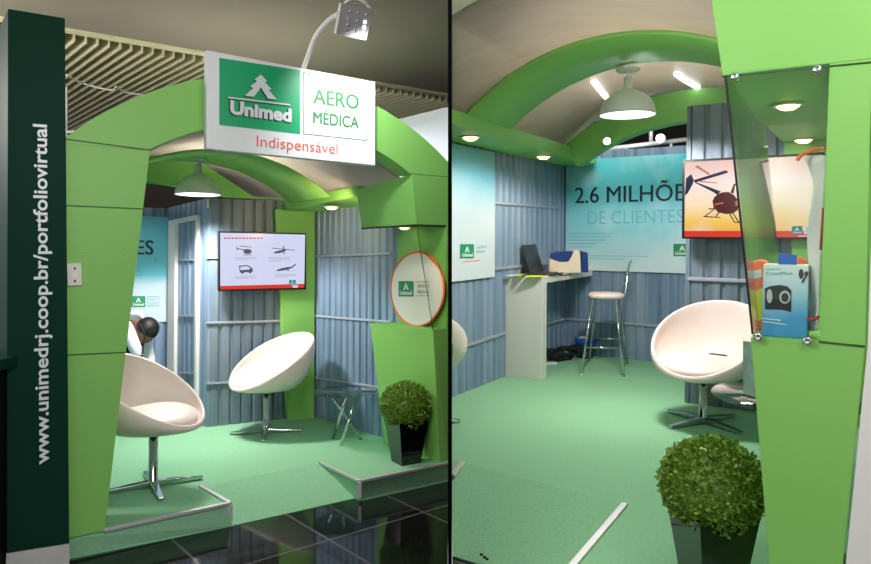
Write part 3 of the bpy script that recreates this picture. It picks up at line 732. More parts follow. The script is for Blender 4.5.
# ------------------------------------------------------------------ shared makers
def bez(p, n):
    out = []
    for i in range(n+1):
        t = i/n; q = list(p)
        while len(q) > 1: q = [tuple(a+(c-a)*t for a, c in zip(u, w)) for u, w in zip(q[:-1], q[1:])]
        out.append(q[0])
    return out
def tub_chair(b, loc, rz, sc, label, base_rot=.2, group='white swivel tub chairs', full=True, hs=1., dz=0.):
    t = thing(b, 'swivel_chair', label, 'chair', loc, rz, group)
    X0 = LOC[t.name] @ Mx.Diagonal((sc, sc, sc, 1)); X = LOC[t.name] @ Mx.Translation((0, 0, dz)) @ Mx.Diagonal((sc, sc, sc*hs, 1))
    n = 56
    def rim(th):
        c = math.cos(th); s = math.sin(th)
        cc = c
        z = .59-.205*cc-.012*math.cos(2*th)
        return V((.35*c-.06, .345*s, z))
    def outer(th, q):        # q list of params
        r = rim(th); e = V((math.cos(th), math.sin(th), 0))
        p0 = (.15*e.x-.04, .15*e.y, .335); p1 = (.25*e.x-.04, .25*e.y, .335)
        p2 = (r.x*1.05, r.y*1.05, .335+(r.z-.335)*.45); p3 = tuple(r)
        return [V(a) for a in bez([p0, p1, p2, p3], q)]
    def inner(th, q):
        r = rim(th); e = V((math.cos(th), math.sin(th), 0)); k = .93
        cx_ = -.06; dx_ = r.x-cx_
        p0 = (cx_+dx_*k, r.y*k, r.z+.002); p1 = (cx_+dx_*k*.98, r.y*k*.98, .375+max(0, r.z-.375)*.55); p2 = (.26*e.x-.04, .26*e.y, .378); p3 = (.05*e.x-.04, .05*e.y, .372)
        return [V(a) for a in bez([p0, p1, p2, p3], q)]
    rows = []
    for k in range(n):
        th = 2*PI*k/n; o = outer(th, 10); i = inner(th, 12); r = rim(th)
        q_ = V((r.x+.06, r.y, 0)); lip = [r+V((0, 0, .012))-q_*.012, r+V((0, 0, .018))-q_*.035, r+V((0, 0, .012))-q_*.06]
        rows.append([V((-.04, 0, .335))]+o+lip+i+[V((-.04, 0, .372))])
    mb = MB(b, X); mb.grid(rows, closed_u=True); mb.build('shell', 'leather', t)
    # seat pad: flat cushion from the front lip back to the crease
    rows = []
    m = 36
    for k in range(m):
        th = 2*PI*k/m; c, s = math.cos(th), math.sin(th)
        rx = .305 if c > 0 else .20; ry = .285
        tz = lambda x: .458 - .045*max(0, x/.3)**2 - .02*min(0, x/.2)**2
        pr = []
        for f, dz in ((.98, -.04), (1.0, -.015), (.97, -.002), (.8, .006), (.4, .012), (.0, .014)):
            x, y = rx*c*f-.05, ry*s*f; pr.append(V((x, y, tz(x+.05)+dz)))
        rows.append(pr)
    mb = MB(b, X); mb.grid(rows, closed_u=True); mb.build('seat_cushion', 'leather', t)
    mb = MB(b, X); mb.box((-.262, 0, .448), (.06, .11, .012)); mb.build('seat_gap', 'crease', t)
    mb = MB(b, X); mb.lathe([(.05, .337), (.05, .325), (.03, .32)], (0, 0, 0), 20); mb.build('swivel_plate', 'black', t)
    mb = MB(b, X0); mb.lathe([(.027, .33+dz-(1-hs)*.33), (.027, .03), (.038, .02), (.038, .012)], (0, 0, 0), 20); mb.build('post', 'chrome', t)
    for k in range(4):
        a = base_rot-rz+k*PI/2; e = V((math.cos(a), math.sin(a), 0)); p = V((-e.y, e.x, 0))
        mb = MB(b, X0); w0, w1 = .024, .015
        mb.prism([e*.02-p*w0+V((0, 0, .012)), e*.29-p*w1+V((0, 0, .006)), e*.29+p*w1+V((0, 0, .006)), e*.02+p*w0+V((0, 0, .012))],
                 [e*.02-p*w0+V((0, 0, .042)), e*.29-p*w1+V((0, 0, .022)), e*.29+p*w1+V((0, 0, .022)), e*.02+p*w0+V((0, 0, .042))])
        mb.lathe([(.014, .0), (.014, .02)], e*.275, 12)
        mb.build('base_leg', 'chrome', t, bevel=.004)
    return t
def box_bush(b, loc, rz, sc, label, R_=.2, hz=.46, nl=4200, leaf=.018):
    t = thing(b, 'potted_bush', label, 'potted plant', loc, rz, 'clipped bushes in black pots')
    X = LOC[t.name] @ Mx.Diagonal((sc, sc, sc, 1))
    ht = .30; wt, wb = .115, .075
    sq = lambda w, z: [V((-w, -w, z)), V((w, -w, z)), V((w, w, z)), V((-w, w, z))]
    mb = MB(b, X)
    rings = [sq(wb, 0), sq(wt, ht), sq(wt-.012, ht), sq(wt-.02, ht-.05)]
    mb.grid(rings, closed_v=True, sm=False); mb.add(rings[0], [(3, 2, 1, 0)]); mb.build('pot', 'pot', t)
    mb = MB(b, X); mb.add(sq(wt-.018, ht-.035)+sq(wt-.018, ht-.06), [(0, 1, 2, 3), (4, 5, 6, 7)]); mb.build('soil', 'soil', t)
    mb = MB(b, X); mb.tube([(0, 0, ht-.05), (.004, 0, hz-.05)], .014, 8); mb.build('stem', 'soil', t)
    rnd = random.Random(len(label))
    mb = MB(b, X); mb.ball((0, 0, hz), R_*.86, 24, (1, 1, .9)); core = None
    # leaves: folded diamonds set on a sphere with a ragged surface
    for i in range(nl):
        z = rnd.uniform(-1, 1); a = rnd.uniform(0, 2*PI); q = math.sqrt(1-z*z); d = V((q*math.cos(a), q*math.sin(a), z))
        rr = R_*(rnd.uniform(.8, .97)+.05*noise.noise(d*3.1)); p = V((d.x*rr, d.y*rr, d.z*rr*.92))+V((0, 0, hz))
        g = nrm(d*.8+V((rnd.uniform(-1, 1), rnd.uniform(-1, 1), rnd.uniform(-.5, 1.1)))); s_ = g.cross(V((rnd.uniform(-1, 1), rnd.uniform(-1, 1), rnd.uniform(-1, 1)))).normalized()
        l = leaf*rnd.uniform(.8, 1.35); w = l*.36; u_ = g.cross(s_)
        mb.add([p, p+g*l*.5+s_*w+u_*w*.3, p+g*l, p+g*l*.5-s_*w+u_*w*.3], [(0, 1, 2), (0, 2, 3)])
    mb.build('foliage', 'leaf', t)
    return t
def glass_table(b, loc, sc, label, r=.235, h=.36, rot=.4):
    t = thing(b, 'side_table', label, 'table', loc, 0, 'small round glass tables')
    X = LOC[t.name] @ Mx.Diagonal((sc, sc, sc, 1))
    mb = MB(b, X); mb.lathe([(.001, h), (r-.004, h), (r, h+.004), (r-.002, h+.009), (.001, h+.01)], (0, 0, 0), 48); mb.build('tabletop', 'glass_table', t)
    for k in range(3):
        a = rot+k*2*PI/3; c = a+2.45
        p, q = V((.125*math.cos(a), .125*math.sin(a), .0)), V((.13*math.cos(c), .13*math.sin(c), h))
        mb = MB(b, X); mb.tube([p, q], .0135, 12); mb.build('leg', 'chrome', t)
    return t
def pendant(b, top, rim_c, r, label, m_shade='shade', hgt=None):
    t = thing(b, 'pendant_lamp', label, 'lamp', rim_c, 0, 'white dome pendant lamps')
    X = LOC[t.name]; h = top.z-rim_c.z
    dh = r*.92
    mb = MB(b, X); prof = [(r, 0), (r*.985, r*.12), (r*.93, r*.34), (r*.8, r*.58), (r*.58, r*.78), (r*.32, r*.9), (r*.17, r*.96), (r*.155, r*1.0), (r*.14, r*1.38), (r*.05, r*1.42)]
    inn = [(r*.9, r*.34), (r*.965, r*.1), (r*.985, .0)]
    mb.lathe(inn+prof, (0, 0, 0), 40); mb.build('lamp_shade', m_shade, t)
    mb = MB(b, X); mb.lathe([(.0001, r*.015), (r*.6, r*.02), (r*.955, r*.03)], (0, 0, 0), 36); mb.build('diffuser', 'lampglow', t, label='glowing white diffuser')
    mb = MB(b, X); mb.tube([(0, 0, r*1.4), (0, 0, h-.01)], .008, 8); mb.build('rod', 'white', t)
    mb = MB(b, X); mb.lathe([(r*.36, h-.02), (r*.42, h-.012), (r*.42, h-.001)], (0, 0, 0), 24); mb.build('ceiling_plate', 'white', t)
    return t
def light(kind, name, b, loc, power, col=(1, 1, 1), size=.1, tgt=None, spot=None, blend=.6, size_y=None):
    ld = bpy.data.lights.new(name, kind); ld.energy = power; ld.color = col
    if kind == 'AREA':
        ld.size = size
        if size_y: ld.shape = 'RECTANGLE'; ld.size_y = size_y
    else: ld.shadow_soft_size = size
    if spot: ld.spot_size = spot; ld.spot_blend = blend
    o = bpy.data.objects.new(name, ld); COL.objects.link(o)
    w = b.M @ V(loc); o.location = w
    if tgt is not None: o.rotation_euler = (b.M @ V(tgt) - w).to_track_quat('-Z', 'Y').to_euler()
    return o

# ------------------------------------------------------------------ furniture of stand A
c2 = L.z(266, 433.5)
tub_chair(L, c2, math.atan2(-.74, -.67), .93, 'white tub chair on a chrome star foot standing below the wall screen', .17, dz=.035, hs=.96)
c1 = L.z(153, 487)
tub_chair(L, c1, math.atan2(-.2, .97), .97, 'white tub chair half behind the near green column of the left stand', .54)
tl_ = L.z(345, 441.5)
glass_table(L, tl_, 1.0, 'round glass side table on crossed chrome legs beside the left display column')
box_bush(L, L.z(406, 462), math.radians(32), .93, 'clipped bush in a black pot below the niche with the oval sunshade', R_=.185, hz=.40)
pt_ = L.y(198, 158.5, 5.12); pr_ = L.y(198, 195, 5.12)
pendant(L, pt_, pr_, .165, 'white dome pendant lamp left of the sign, above the printed panel')

# --- person bending behind the near chair
def person():
    B0 = L.z(128, 421); Yp = 5.55
    hd_ = L.y(147, 329, Yp)
    t = thing(b, 'person', 'dark haired person in a white shirt bending down behind the near white chair', 'person', flat(L.y(118, 420, Yp)))
    P = lambda px, py, dy=0.: L.y(px, py, Yp+dy)
    fx = flat(L.y(120, 420, Yp))
    hip = up(fx+V((.02, .08, 0)), .80)
    def skin(name, m, J, E, sub=2):
        me = bpy.data.meshes.new(name); me.from_pydata([LOC[t.name].inverted() @ p for p, _ in J], E, [])
        o = bpy.data.objects.new(name, me); COL.objects.link(o); o.parent = t
        sk = o.modifiers.new('skin', 'SKIN'); sk.use_smooth_shade = True
        for i, (p, r) in enumerate(J):
            me.skin_vertices[0].data[i].radius = (r, r) if not isinstance(r, tuple) else r
        me.skin_vertices[0].data[0].use_root = True
        ss = o.modifiers.new('sub', 'SUBSURF'); ss.levels = sub; ss.render_levels = sub
        me.materials.append(MATS[m]); return o
    chest = P(128, 317, .02); neck = P(138, 322, .0); shN, shF = chest+V((.0, -.12, .0)), chest+V((.0, .12, .0))
    elN, haN = P(134, 345, -.12), P(141, 361, -.1)
    elF, haF = P(147, 352, .14), P(151, 371, .12)
    J = [(lerp(hip, chest, .5)+V((0, 0, .05)), .085), (hip, .09), (chest, .08), (neck, .045), (hd_+V((-.02, 0, .0)), .05),
         (shN, .045), (elN, .038), (haN, .032), (shF, .045), (elF, .042), (haF, .034),
         (up(fx+V((.03, -.02, 0)), .42), .065), (up(fx+V((-.05, -.04, 0)), .06), .045), (up(fx+V((.05, .18, 0)), .42), .065), (up(fx+V((-.02, .2, 0)), .06), .045),
         (up(fx+V((.09, -.06, 0)), .03), .035), (up(fx+V((.12, .18, 0)), .03), .035)]
    E = [(0, 1), (0, 2), (2, 3), (3, 4), (2, 5), (5, 6), (6, 7), (2, 8), (8, 9), (9, 10), (1, 11), (11, 12), (12, 15), (1, 13), (13, 14), (14, 16)]
    skin('body', 'skin', J, E)
    # shirt over trunk and arms
    J = [(lerp(hip, chest, .5)+V((0, 0, .065)), .125), (lerp(hip, chest, .1), .128), (chest, .125), (lerp(chest, neck, .75), .068), (shN, .072), (elN, .052), (lerp(elN, haN, .75), .05), (shF, .07), (elF, .056), (lerp(elF, haF, .75), .05)]
    skin('shirt', 'shirt', J, [(0, 1), (0, 2), (2, 3), (2, 4), (4, 5), (5, 6), (2, 7), (7, 8), (8, 9)])
    J = [(hip, .13), (up(fx+V((.03, -.02, 0)), .42), .08), (up(fx+V((-.05, -.04, 0)), .08), .06), (up(fx+V((.05, .18, 0)), .42), .08), (up(fx+V((-.02, .2, 0)), .08), .06)]
    skin('trousers', 'trousers', J, [(0, 1), (1, 2), (0, 3), (3, 4)])
    # head, face turned down to the left, hair on top
    mb = MB(b); mb.ball(hd_+V((-.02, -.01, -.02)), .09, 24, (1.0, .9, 1.05))
    mb.ball(hd_+V((-.05, -.05, -.085)), .018, 10, (.8, 1, 1)); mb.ball(hd_+V((-.01, -.083, -.02)), .02, 8, (.6, .4, 1))
    mb.build('head', 'skin', t)
    for dx in (-.068, -.025):
        mb = MB(b); mb.ball(hd_+V((dx, -.068, -.06)), .007, 8); mb.build('eye', 'black', t)
    mb = MB(b); rows = []; ax = nrm(V((.6, .0, .85))); q = ax.to_track_quat('Z', 'Y').to_matrix()
    for i in range(11):
        a = i/10*1.8
        rows.append([hd_ + q @ (V((math.sin(a)*math.cos(2*PI*k/24), math.sin(a)*math.sin(2*PI*k/24)*.93, math.cos(a)))*(.098+.004*noise.noise(V((i, k, 0))))) for k in range(24)])
    mb.grid(rows, closed_v=True); mb.build('hair', 'hair', t)
    for h_, nm in ((haN, 'n'), (haF, 'f')):
        d = V((.15, 0, -1)).normalized(); mb = MB(b); mb.ball(h_+d*.03, .026, 10, (.6, .9, 1.2))
        for k in range(4):
            o_ = h_+d*.045+V((0, (k-1.5)*.011, 0)); mb.tube([o_, o_+d*.025+V((.004, 0, 0)), o_+d*(.04+.004*(k % 2))+V((.014, 0, 0))], .0062, 8)
        o_ = h_+d*.02+V((.012, -.02, 0)); mb.tube([o_, o_+V((.015, -.012, -.02)), o_+V((.02, -.008, -.04))], .007, 8)
        mb.build('hand', 'skin', t)
    mb = MB(b); p0 = P(139, 323, -.1); p1 = P(144, 341, -.13); mb.tube(smooth([p0, lerp(p0, p1, .5)+V((.02, 0, 0)), p1, p1+V((-.01, 0, -.1))]), .006, 6); mb.build('lanyard', 'trousers', t)
person()

# --- hall above and around stand A
zc_ = 3.0
ce = [L.z(-40, 8, zc_), L.z(66, 28, zc_), L.z(449, 94, zc_)]
edge0, edge1 = ce[1], ce[2]; ed_ = nrm(edge1-edge0); e0 = edge0-ed_*1.6; e1 = edge1+ed_*.4
mb = MB(b); mb.prism([up(V((-7, -1, 0)), zc_), up(V((.1, -1, 0)), zc_), up(e1, zc_), up(e0, zc_)], [up(V((-7, -1, 0)), zc_+.45), up(V((.1, -1, 0)), zc_+.45), up(e1, zc_+.45), up(e0, zc_+.45)])
tag(mb.build('ceiling', 'soffit'), 'plain grey-brown hall soffit above the left stand', 'ceiling', None, 'structure')
mb = MB(b); nn = V((-ed_.y, ed_.x, 0)); t = V((0, 0, .03))
mb.prism([up(e0, zc_-.02)-nn*.01, up(e1, zc_-.02)-nn*.01, up(e1, zc_-.02)+nn*.06, up(e0, zc_-.02)+nn*.06], [up(e0, zc_+.02)-nn*.01, up(e1, zc_+.02)-nn*.01, up(e1, zc_+.02)+nn*.06, up(e0, zc_+.02)+nn*.06])
tag(mb.build('trim_1', 'slat'), 'pale lip along the soffit edge above the left stand', 'trim', None, 'structure')
lv = thing(b, 'louvre_ceiling', 'beige slatted louvre ceiling beyond the soffit edge above the left stand', 'louvre ceiling', up(lerp(e0, e1, .5), zc_), kind='structure')
mb = MB(b); sp = .08; n_ = int((e1-e0).length/sp)
for i in range(n_+1):
    a = e0+ed_*(i*sp)+nn*.2; c = a+dL*6.5; tt = ed_*.005
    mb.prism([up(a-tt, zc_-.03), up(a+tt, zc_-.03), up(c+tt, zc_-.03), up(c-tt, zc_-.03)], [up(a-tt, zc_+.14), up(a+tt, zc_+.14), up(c+tt, zc_+.14), up(c-tt, zc_+.14)])
mb.build('slats', 'slat', lv)
mb = MB(b); a, c = e0+nn*.02, e1+nn*.02
mb.plate([up(a, zc_+.3), up(c, zc_+.3), up(c+dL*7, zc_+.3), up(a+dL*7, zc_+.3)], V((0, 0, .02))); mb.build('plenum', 'dark', lv)
# white cable hanging across the slats
mb = MB(b); zc2 = zc_-.06
mb.tube(smooth([L.z(66.5, 75, zc2), L.z(85, 84, zc2), L.z(111, 90, zc2-.02), L.z(116.5, 86.5, zc2), L.z(124, 91.5, zc2), L.z(143, 95, zc2)], 12), .009, 8)
single(mb, 'loose_cable', 'white', 'white cable hanging under the ceiling slats above the left column', 'cable')
mb = MB(b); a = L.y(66.3, 50, 6.5); c = L.y(66.3, 139, 6.5); mb.tube([a, c], .012, 6); a = L.y(66, 132, 6.5); c = L.y(77, 131.5, 6.5); mb.tube([a, c], .014, 6)
single(mb, 'hanging_rod', 'white', 'thin white rod frame behind the top of the dark tower', 'rod')
# neighbouring white wall on the right, dark hall behind
W3 = C+V((.25, .28, 0))
ntop = L.v(448, 107, W3, W3+wd)
a, c = W3-wd*.3, W3+wd*2.5
mb = MB(b); mb.plate([up(a, 1.2), up(c, 1.2), up(c, ntop.z), up(a, ntop.z)], V((.02, .02, 0))); 
tag(mb.build('wall_neighbour', 'lilac'), 'pale lilac neighbouring wall seen above the right of the left stand', 'wall', None, 'structure')
mb = MB(b); mb.plate([V((-9, 13.5, -.3)), V((.28, 13.5, -.3)), V((.28, 13.5, 3.4)), V((-9, 13.5, 3.4))], V((0, .05, 0)))
tag(mb.build('wall_hall', 'hallbrown'), 'dark brown far hall wall behind the left stand', 'wall', None, 'structure')

# ==================================================================== STAND B (right of the divider)
b = R
eR = V((.839, -.544, 0)).normalized(); dR = V((.532, .847, 0)).normalized(); nR = V((-eR.y, eR.x, 0))
G0 = V((.1, 2.71, 0))
def gl(u, d=0., z=0.): return G0+eR*u+nR*d+V((0, 0, z))
w1, cor = R.z(452, 397.5), R.z(564.5, 353)
bk = R.z(653.5, 362); bR = nrm(bk-cor)
# --- floor
Q1, Q2, P2 = R.z(463.5, 463), R.z(625, 505), R.z(575, 564)
ez = nrm(P2-Q2); P3 = Q2+ez*1.25
GA, GB = R.z(452, 557, GZ), R.z(475, 564, GZ); ge = nrm(GB-GA)
Pl_ = R.z(452, 475.5)
tile_mat('granite_b', (9, 10, 11), (84, 82, 78), math.atan2(eR.y, eR.x), .62)
polyslab(b, 'floor', [V((-.12, -6, 0)), V((8, -6, 0)), V((9, 14, 0)), V((.0, 14, 0))], GZ-.001, .05, 'granite_b', 'black polished hall floor at the bottom left corner of the right stand')
mb = MB(b)
pin = Q1-ez*-.0
Q0 = Q1+(Q1-Q2)*.25
big = [Q0, Q2, P3, up(gl(1.6), 0)+V((.5, -.3, 0)), V((4.2, 3.2, 0)), V((4.6, 8.2, 0)), V((.0, 8.2, 0)), V((-.1, 4.5, 0))]
mb.plate([up(p, 0) for p in big], V((0, 0, GZ+.002)))
ga = GA-ge*.6; gb = GA+ge*1.35
mb.prism([up(Q0, -.11), up(Q2, -.11), up(P3, GZ), gb, ga], [up(Q0, 0), up(Q2, 0), up(P3, GZ+.006), gb+V((0, 0, .006)), ga+V((0, 0, .006))])
tag(mb.build('floor', 'carpet'), 'green carpeted floor of the right stand with a ramp cut at its front', 'floor', None, 'structure')
strip(b, [Q2, P3], 'metal edge strip running along the carpet ramp left of the right potted bush', .03)
strip(b, [Q1+V((0, 0, .0)), Pl_+V((0, 0, -.005))], 'short metal edge strip at the left border of the right stand carpet', .03)
for x, y in ((484.5, 557.2), (481.5, 554.5), (487, 559)):
    mb = MB(b); mb.ball(R.z(x, y, -.075), .008, 8, (1, 1, .6))
    single(mb, 'debris_speck', 'dark', 'tiny dark crumb on the carpet near the bottom left of the right stand', 'debris', 'dark crumbs on the carpet')

# --- walls
zB = 2.0
wA = corr_wall(b, 'wall_left', w1-nrm(cor-w1)*.4, cor, 2.0, 2.0, gl(1, 1), 'corrugated steel wall behind the counter of the right stand', 'corr', .122)
wC = corr_wall(b, 'wall_back', cor, cor+bR*1.6, 2.14, 2.14, gl(1, 1), 'corrugated steel wall under the headline panel of the right stand', 'corr', .122)
k1 = R.z(684.5, 402.7); k2 = k1+eR*1.36
wD = corr_wall(b, 'wall_closet', k1, k2, 2.25, 2.25, gl(1, 1), 'grey corrugated closet wall behind the helicopter screen', 'corr_warm', .122)
wD2 = corr_wall(b, 'wall_closet', k1, k1+dR*2.2, 2.25, 2.25, w1, 'closet side wall turned away behind the helicopter screen', 'corr_warm', .122)
wE = corr_wall(b, 'wall_right', k2, k2-dR*2.55, 1.91, 1.91, gl(.8, 1), 'corrugated wall behind the right display column', 'corr_warm', .122)
for w, ps in ((wA, ((493.5, 202.8), (559, 207.6))), (wA, ((452, 350), (504, 333))), (wA, ((494, 269), (560, 261.5))), (wA, ((546, 324), (564, 319))), (wC, ((565.5, 318.7), (684, 328))),
              (wD, ((688, 278.5), (800, 283)))):
    rail(b, None, ps, w, .026)
# print panels
ramp_mat('sky_print_b', [(0, (206, 228, 232)), (.3, (150, 214, 224)), (.65, (104, 206, 222)), (1, (100, 210, 228))], (.03, 0, .8), .32, clouds=(222, 236, 240), cscale=1.7, camt=.75)
ramp_mat('cloud_print', [(0, (204, 214, 218)), (.45, (188, 206, 212)), (.72, (120, 190, 206)), (1, (176, 204, 212))], (.1, .1, .8), .32, clouds=(210, 214, 218), cscale=1.5, camt=.55)
o_, eA, nA, A_, LnA = wA
qa = lambda px, py, off=.014: R.v(px, py, w1+nA*off, cor+nA*off)
aTR, aBR = qa(493.8, 150.5), qa(493.8, 276.8); aBR = up(aTR, aBR.z); aTR.z = 1.985
aTL = aTR-eA*.95; aBL = aBR-eA*.95
pp = thing(b, 'printed_panel', 'pale cloud-print panel on the wall left of the counter', 'panel', (aBL+aBR)/2)
mb = MB(b); mb.plate([aTL, aTR, aBR, aBL], nA*.012); mb.build('panel', 'cloud_print', pp, bevel=.001)
sfA = Surf(b, aTL+nA*.012, aTR+nA*.012, aBL+nA*.012); Y5 = lambda x, y: (440+x/5.64, 200+y/5.64)
small_logo(b, sfA, 460, 244.2, 473.5, 258.2, pp)
mb = MB(b); sfA.text(mb, 'AERO', Y5(203, 276), Y5(262, 268), 2.6, .003, -.01); sfA.text(mb, 'MÉDICA', Y5(203, 300), Y5(252, 295), 2.4, .003, -.01); mb.build('wordmark_lettering', 'text_teal', pp)
mb = MB(b); sfA.poly(mb, [Y5(125, 349), Y5(225, 338), Y5(225, 341.5), Y5(125, 353)]); mb.build('red_line', 'text_orange', pp)
o_, eC, nC, A_, _ = wC
qc = lambda px, py, off=.014: R.v(px, py, cor+nC*off, bk+nC*off)
cTL, cBL = qc(567, 160), qc(567, 268); cTR = qc(692, 156); cTL = qc(566.5, 162)
zt, zb = qc(600, 158.5).z, qc(640, 272).z
cTL.z = cTR.z = zt; cBL = up(cTL, zb); cBR = up(cTR, zb)
hp = thing(b, 'headline_panel', 'large turquoise panel headed with a member count, on the back wall beside the helicopter screen', 'panel', (cBL+cBR)/2)
mb = MB(b); mb.plate([cTL, cTR, cBR, cBL], nC*.012); mb.build('panel', 'sky_print_b', hp, bevel=.001)
sfH = Surf(b, cTL+nC*.012, cTR+nC*.012, cBL+nC*.012); Y3 = lambda x, y: (560+x/3.525, 140+y/3.525)
mb = MB(b); a = Y3(55, 222); c = Y3(432, 211)
sfH.text(mb, '2.6 MILHÕE', (575.3, 203.2), (685, 200.6), 15.5, .003, fat=.012); mb.build('headline_lettering', 'text_dark', hp)
mb = MB(b); sfH.text(mb, 'DE CLIENTES', (588, 224.2), (683.5, 222.7), 12.6, .003, -.012); mb.build('subtitle_lettering', 'text_faint', hp)
mb = MB(b)
for k, (x0_, x1_) in enumerate(((28, 185), (28, 180), (28, 160), (28, 130), (28, 112))):
    y = 328+k*12; sfH.poly(mb, [Y3(x0_, y), Y3(x1_, y), Y3(x1_, y+2.2), Y3(x0_, y+2.2)])
for k, x1_ in enumerate((310, 230)):
    y = 407+k*10; sfH.poly(mb, [Y3(105, y), Y3(x1_, y+2), Y3(x1_, y+4), Y3(105, y+2)])
mb.build('small_print_lettering', 'text_faint', hp)
small_logo(b, sfH, 673.5, 243.8, 691, 256.2, hp)

# --- beam, vault, ribs
zb_ = 2.0
f1, f2 = R.z(452, 124.5, zb_), R.z(570, 157.4, zb_); fd = nrm(f2-f1); f3 = R.z(596, 164, zb_)
fs0 = f1-fd*.25
bb = thing(b, 'ceiling_beam', 'green beam with two glowing downlights above the counter wall of the right stand', 'beam', f2)
mb = MB(b); t = V((0, 0, .1)); wa, wb_ = R.v(445, 200, w1, cor), cor
mb.prism([fs0, f3, up(cor+bR*.3, zb_), up(cor, zb_), up(w1-eA*.4, zb_)], [fs0+t, f3+t, up(cor+bR*.3, zb_)+t, up(cor, zb_)+t, up(w1-eA*.4, zb_)+t]); mb.build('beam', 'green', bb, bevel=.003)
downlight(b, bb, R.z(470.5, 136.5, zb_), .06); downlight(b, bb, R.z(543.5, 156, zb_), .06)
nb_, fbk = flat(R.v(467.5, 114, f1, f2)), flat(R.v(511, 126, f1, f2))
VRb, VZb, UCb = 1.515, .965, 1.0
vf = nb_-fd*.95; vr = nb_+fd*2.15
sheet(b, [vf, vr], eR, UCb, VZb+.03, VRb+.03, 1.06, 'vault_ceiling', 'vault', 'silvery brown barrel vault ceiling over the right stand', 'ceiling', n=40, kind='structure')
sheet(b, [nb_, fbk], eR, UCb, VZb-.02, VRb, .995, 'arch_rib', 'green', 'broad dark green rib crossing the vault of the right stand, above the pendant lamp', 'arch', th=.03, n=40)
ra = thing(b, 'rear_arch', 'bright green arch at the back of the right stand, behind the pendant lamp', 'arch', R.v(690, 121, R.v(569, 141.5, f1, f2), R.v(569, 141.5, f1, f2)+eR))
rb0 = flat(R.v(572, 142, f1, f2)); rc0 = rb0+eR*1.08
nRk = V((-eR.y, eR.x, 0))
ro0 = flat(R.v(569, 141.5, f1, f2))
mb = MB(b)
# outer edge lies in one plane, inner edge (nearer the middle) in a plane just behind it
oc, zo_, Ro_ = 1.102, .655, 1.855; 
pts_in = [(597, 155), (618, 141.5), (639.6, 132), (665, 125.5), (690.6, 121), (716, 120), (729, 120)]
uz = [((R.v(x, y, ro0, ro0+eR)-ro0).dot(eR), R.v(x, y, ro0, ro0+eR).z) for x, y in pts_in]
peak = max(z for _, z in uz); ucI = 1.16
rI = 1.75; zI = peak-rI
arch_band(mb, lambda u, z: ro0+eR*u+V((0, 0, z)), oc, Ro_, zo_, rI, zI, 1.15, 1.02, nRk*.14, 40)
mb.build('arch', 'green', ra)
# vault reflections of tubes, put in as glowing strips that light the arch
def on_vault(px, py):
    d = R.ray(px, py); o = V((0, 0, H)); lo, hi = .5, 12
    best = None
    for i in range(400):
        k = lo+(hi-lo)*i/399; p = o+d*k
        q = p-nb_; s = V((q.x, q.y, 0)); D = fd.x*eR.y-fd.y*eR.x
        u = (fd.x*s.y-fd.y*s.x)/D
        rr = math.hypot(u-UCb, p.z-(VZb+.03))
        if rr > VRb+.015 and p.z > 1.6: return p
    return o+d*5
for pts, lab in ((((593.5, 81), (598, 87), (602, 92), (606.5, 97.5)), 'short glowing streak standing in for a tube reflection on the vault left of the right pendant lamp'), (((676.5, 74), (685, 80), (692, 84), (698, 87.5)), 'short glowing streak standing in for a tube reflection on the vault right of the right pendant lamp')):
    mb = MB(b); q = [on_vault(*p) for p in pts]; mb.tube(q, .022, 8); single(mb, 'tube_reflection', 'reflectionglow', lab, 'painted reflection')
def spotlamp(b, p, r, label, m='hallglow', stem=None):
    t = thing(b, 'spot_lamp', label, 'lamp', p)
    mb = MB(b); mb.lathe([(r*.4, r*1.1), (r*.8, r*.8), (r, 0), (r*.92, .0)], p, 20, Mx.Rotation(-1.2, 3, 'X')); mb.build('housing', 'white', t)
    mb = MB(b); mb.ball(p, r*.9, 14, (1, .6, 1)); mb.build('bulb', m, t)
    if stem: mb = MB(b); mb.tube([p+V((0, 0, r*.5)), stem], .012, 6); mb.build('stem', 'alu', t)
p = R.v(607, 141, ro0-nRk*.06, ro0-nRk*.06+eR); spotlamp(b, p, .036, 'bright white spot lamp on the lower edge of the rear green arch')
p = R.y(660.5, 138.5, 8.6); spotlamp(b, p, .06, 'bright hall lamp in the dark gap left of the closet top')
mb = MB(b); a, c = R.y(600, 150, 8.8), R.y(700, 138, 8.8); mb.tube([a, c], .03, 8)
mb.tube([R.y(651, 142, 8.8), R.y(651, 124, 8.8)], .025, 8); mb.tube([R.y(626, 147, 8.8), R.y(626, 155, 8.8)], .02, 6); mb.tube([R.y(671, 142, 8.8), R.y(671, 152, 8.8)], .02, 6)
single(mb, 'ceiling_truss', 'alu', 'dim metal truss bars hanging in the dark gap above the headline panel', 'truss')
mb = MB(b); mb.plate([V((.3, 12.5, -.3)), V((9, 12.5, -.3)), V((9, 12.5, 6)), V((.3, 12.5, 6))], V((0, .05, 0)))
tag(mb.build('wall_hall', 'hallbrown'), 'dark far hall wall behind the right stand', 'wall', None, 'structure')
mb = MB(b); mb.plate([V((-.2, -1, 3.3)), V((6, -1, 3.3)), V((8, 13, 3.3)), V((.2, 13, 3.3))], V((0, 0, .05)))
tag(mb.build('ceiling', 'white'), 'white hall ceiling glimpsed above the vault edge at the top left of the right stand', 'ceiling', None, 'structure')

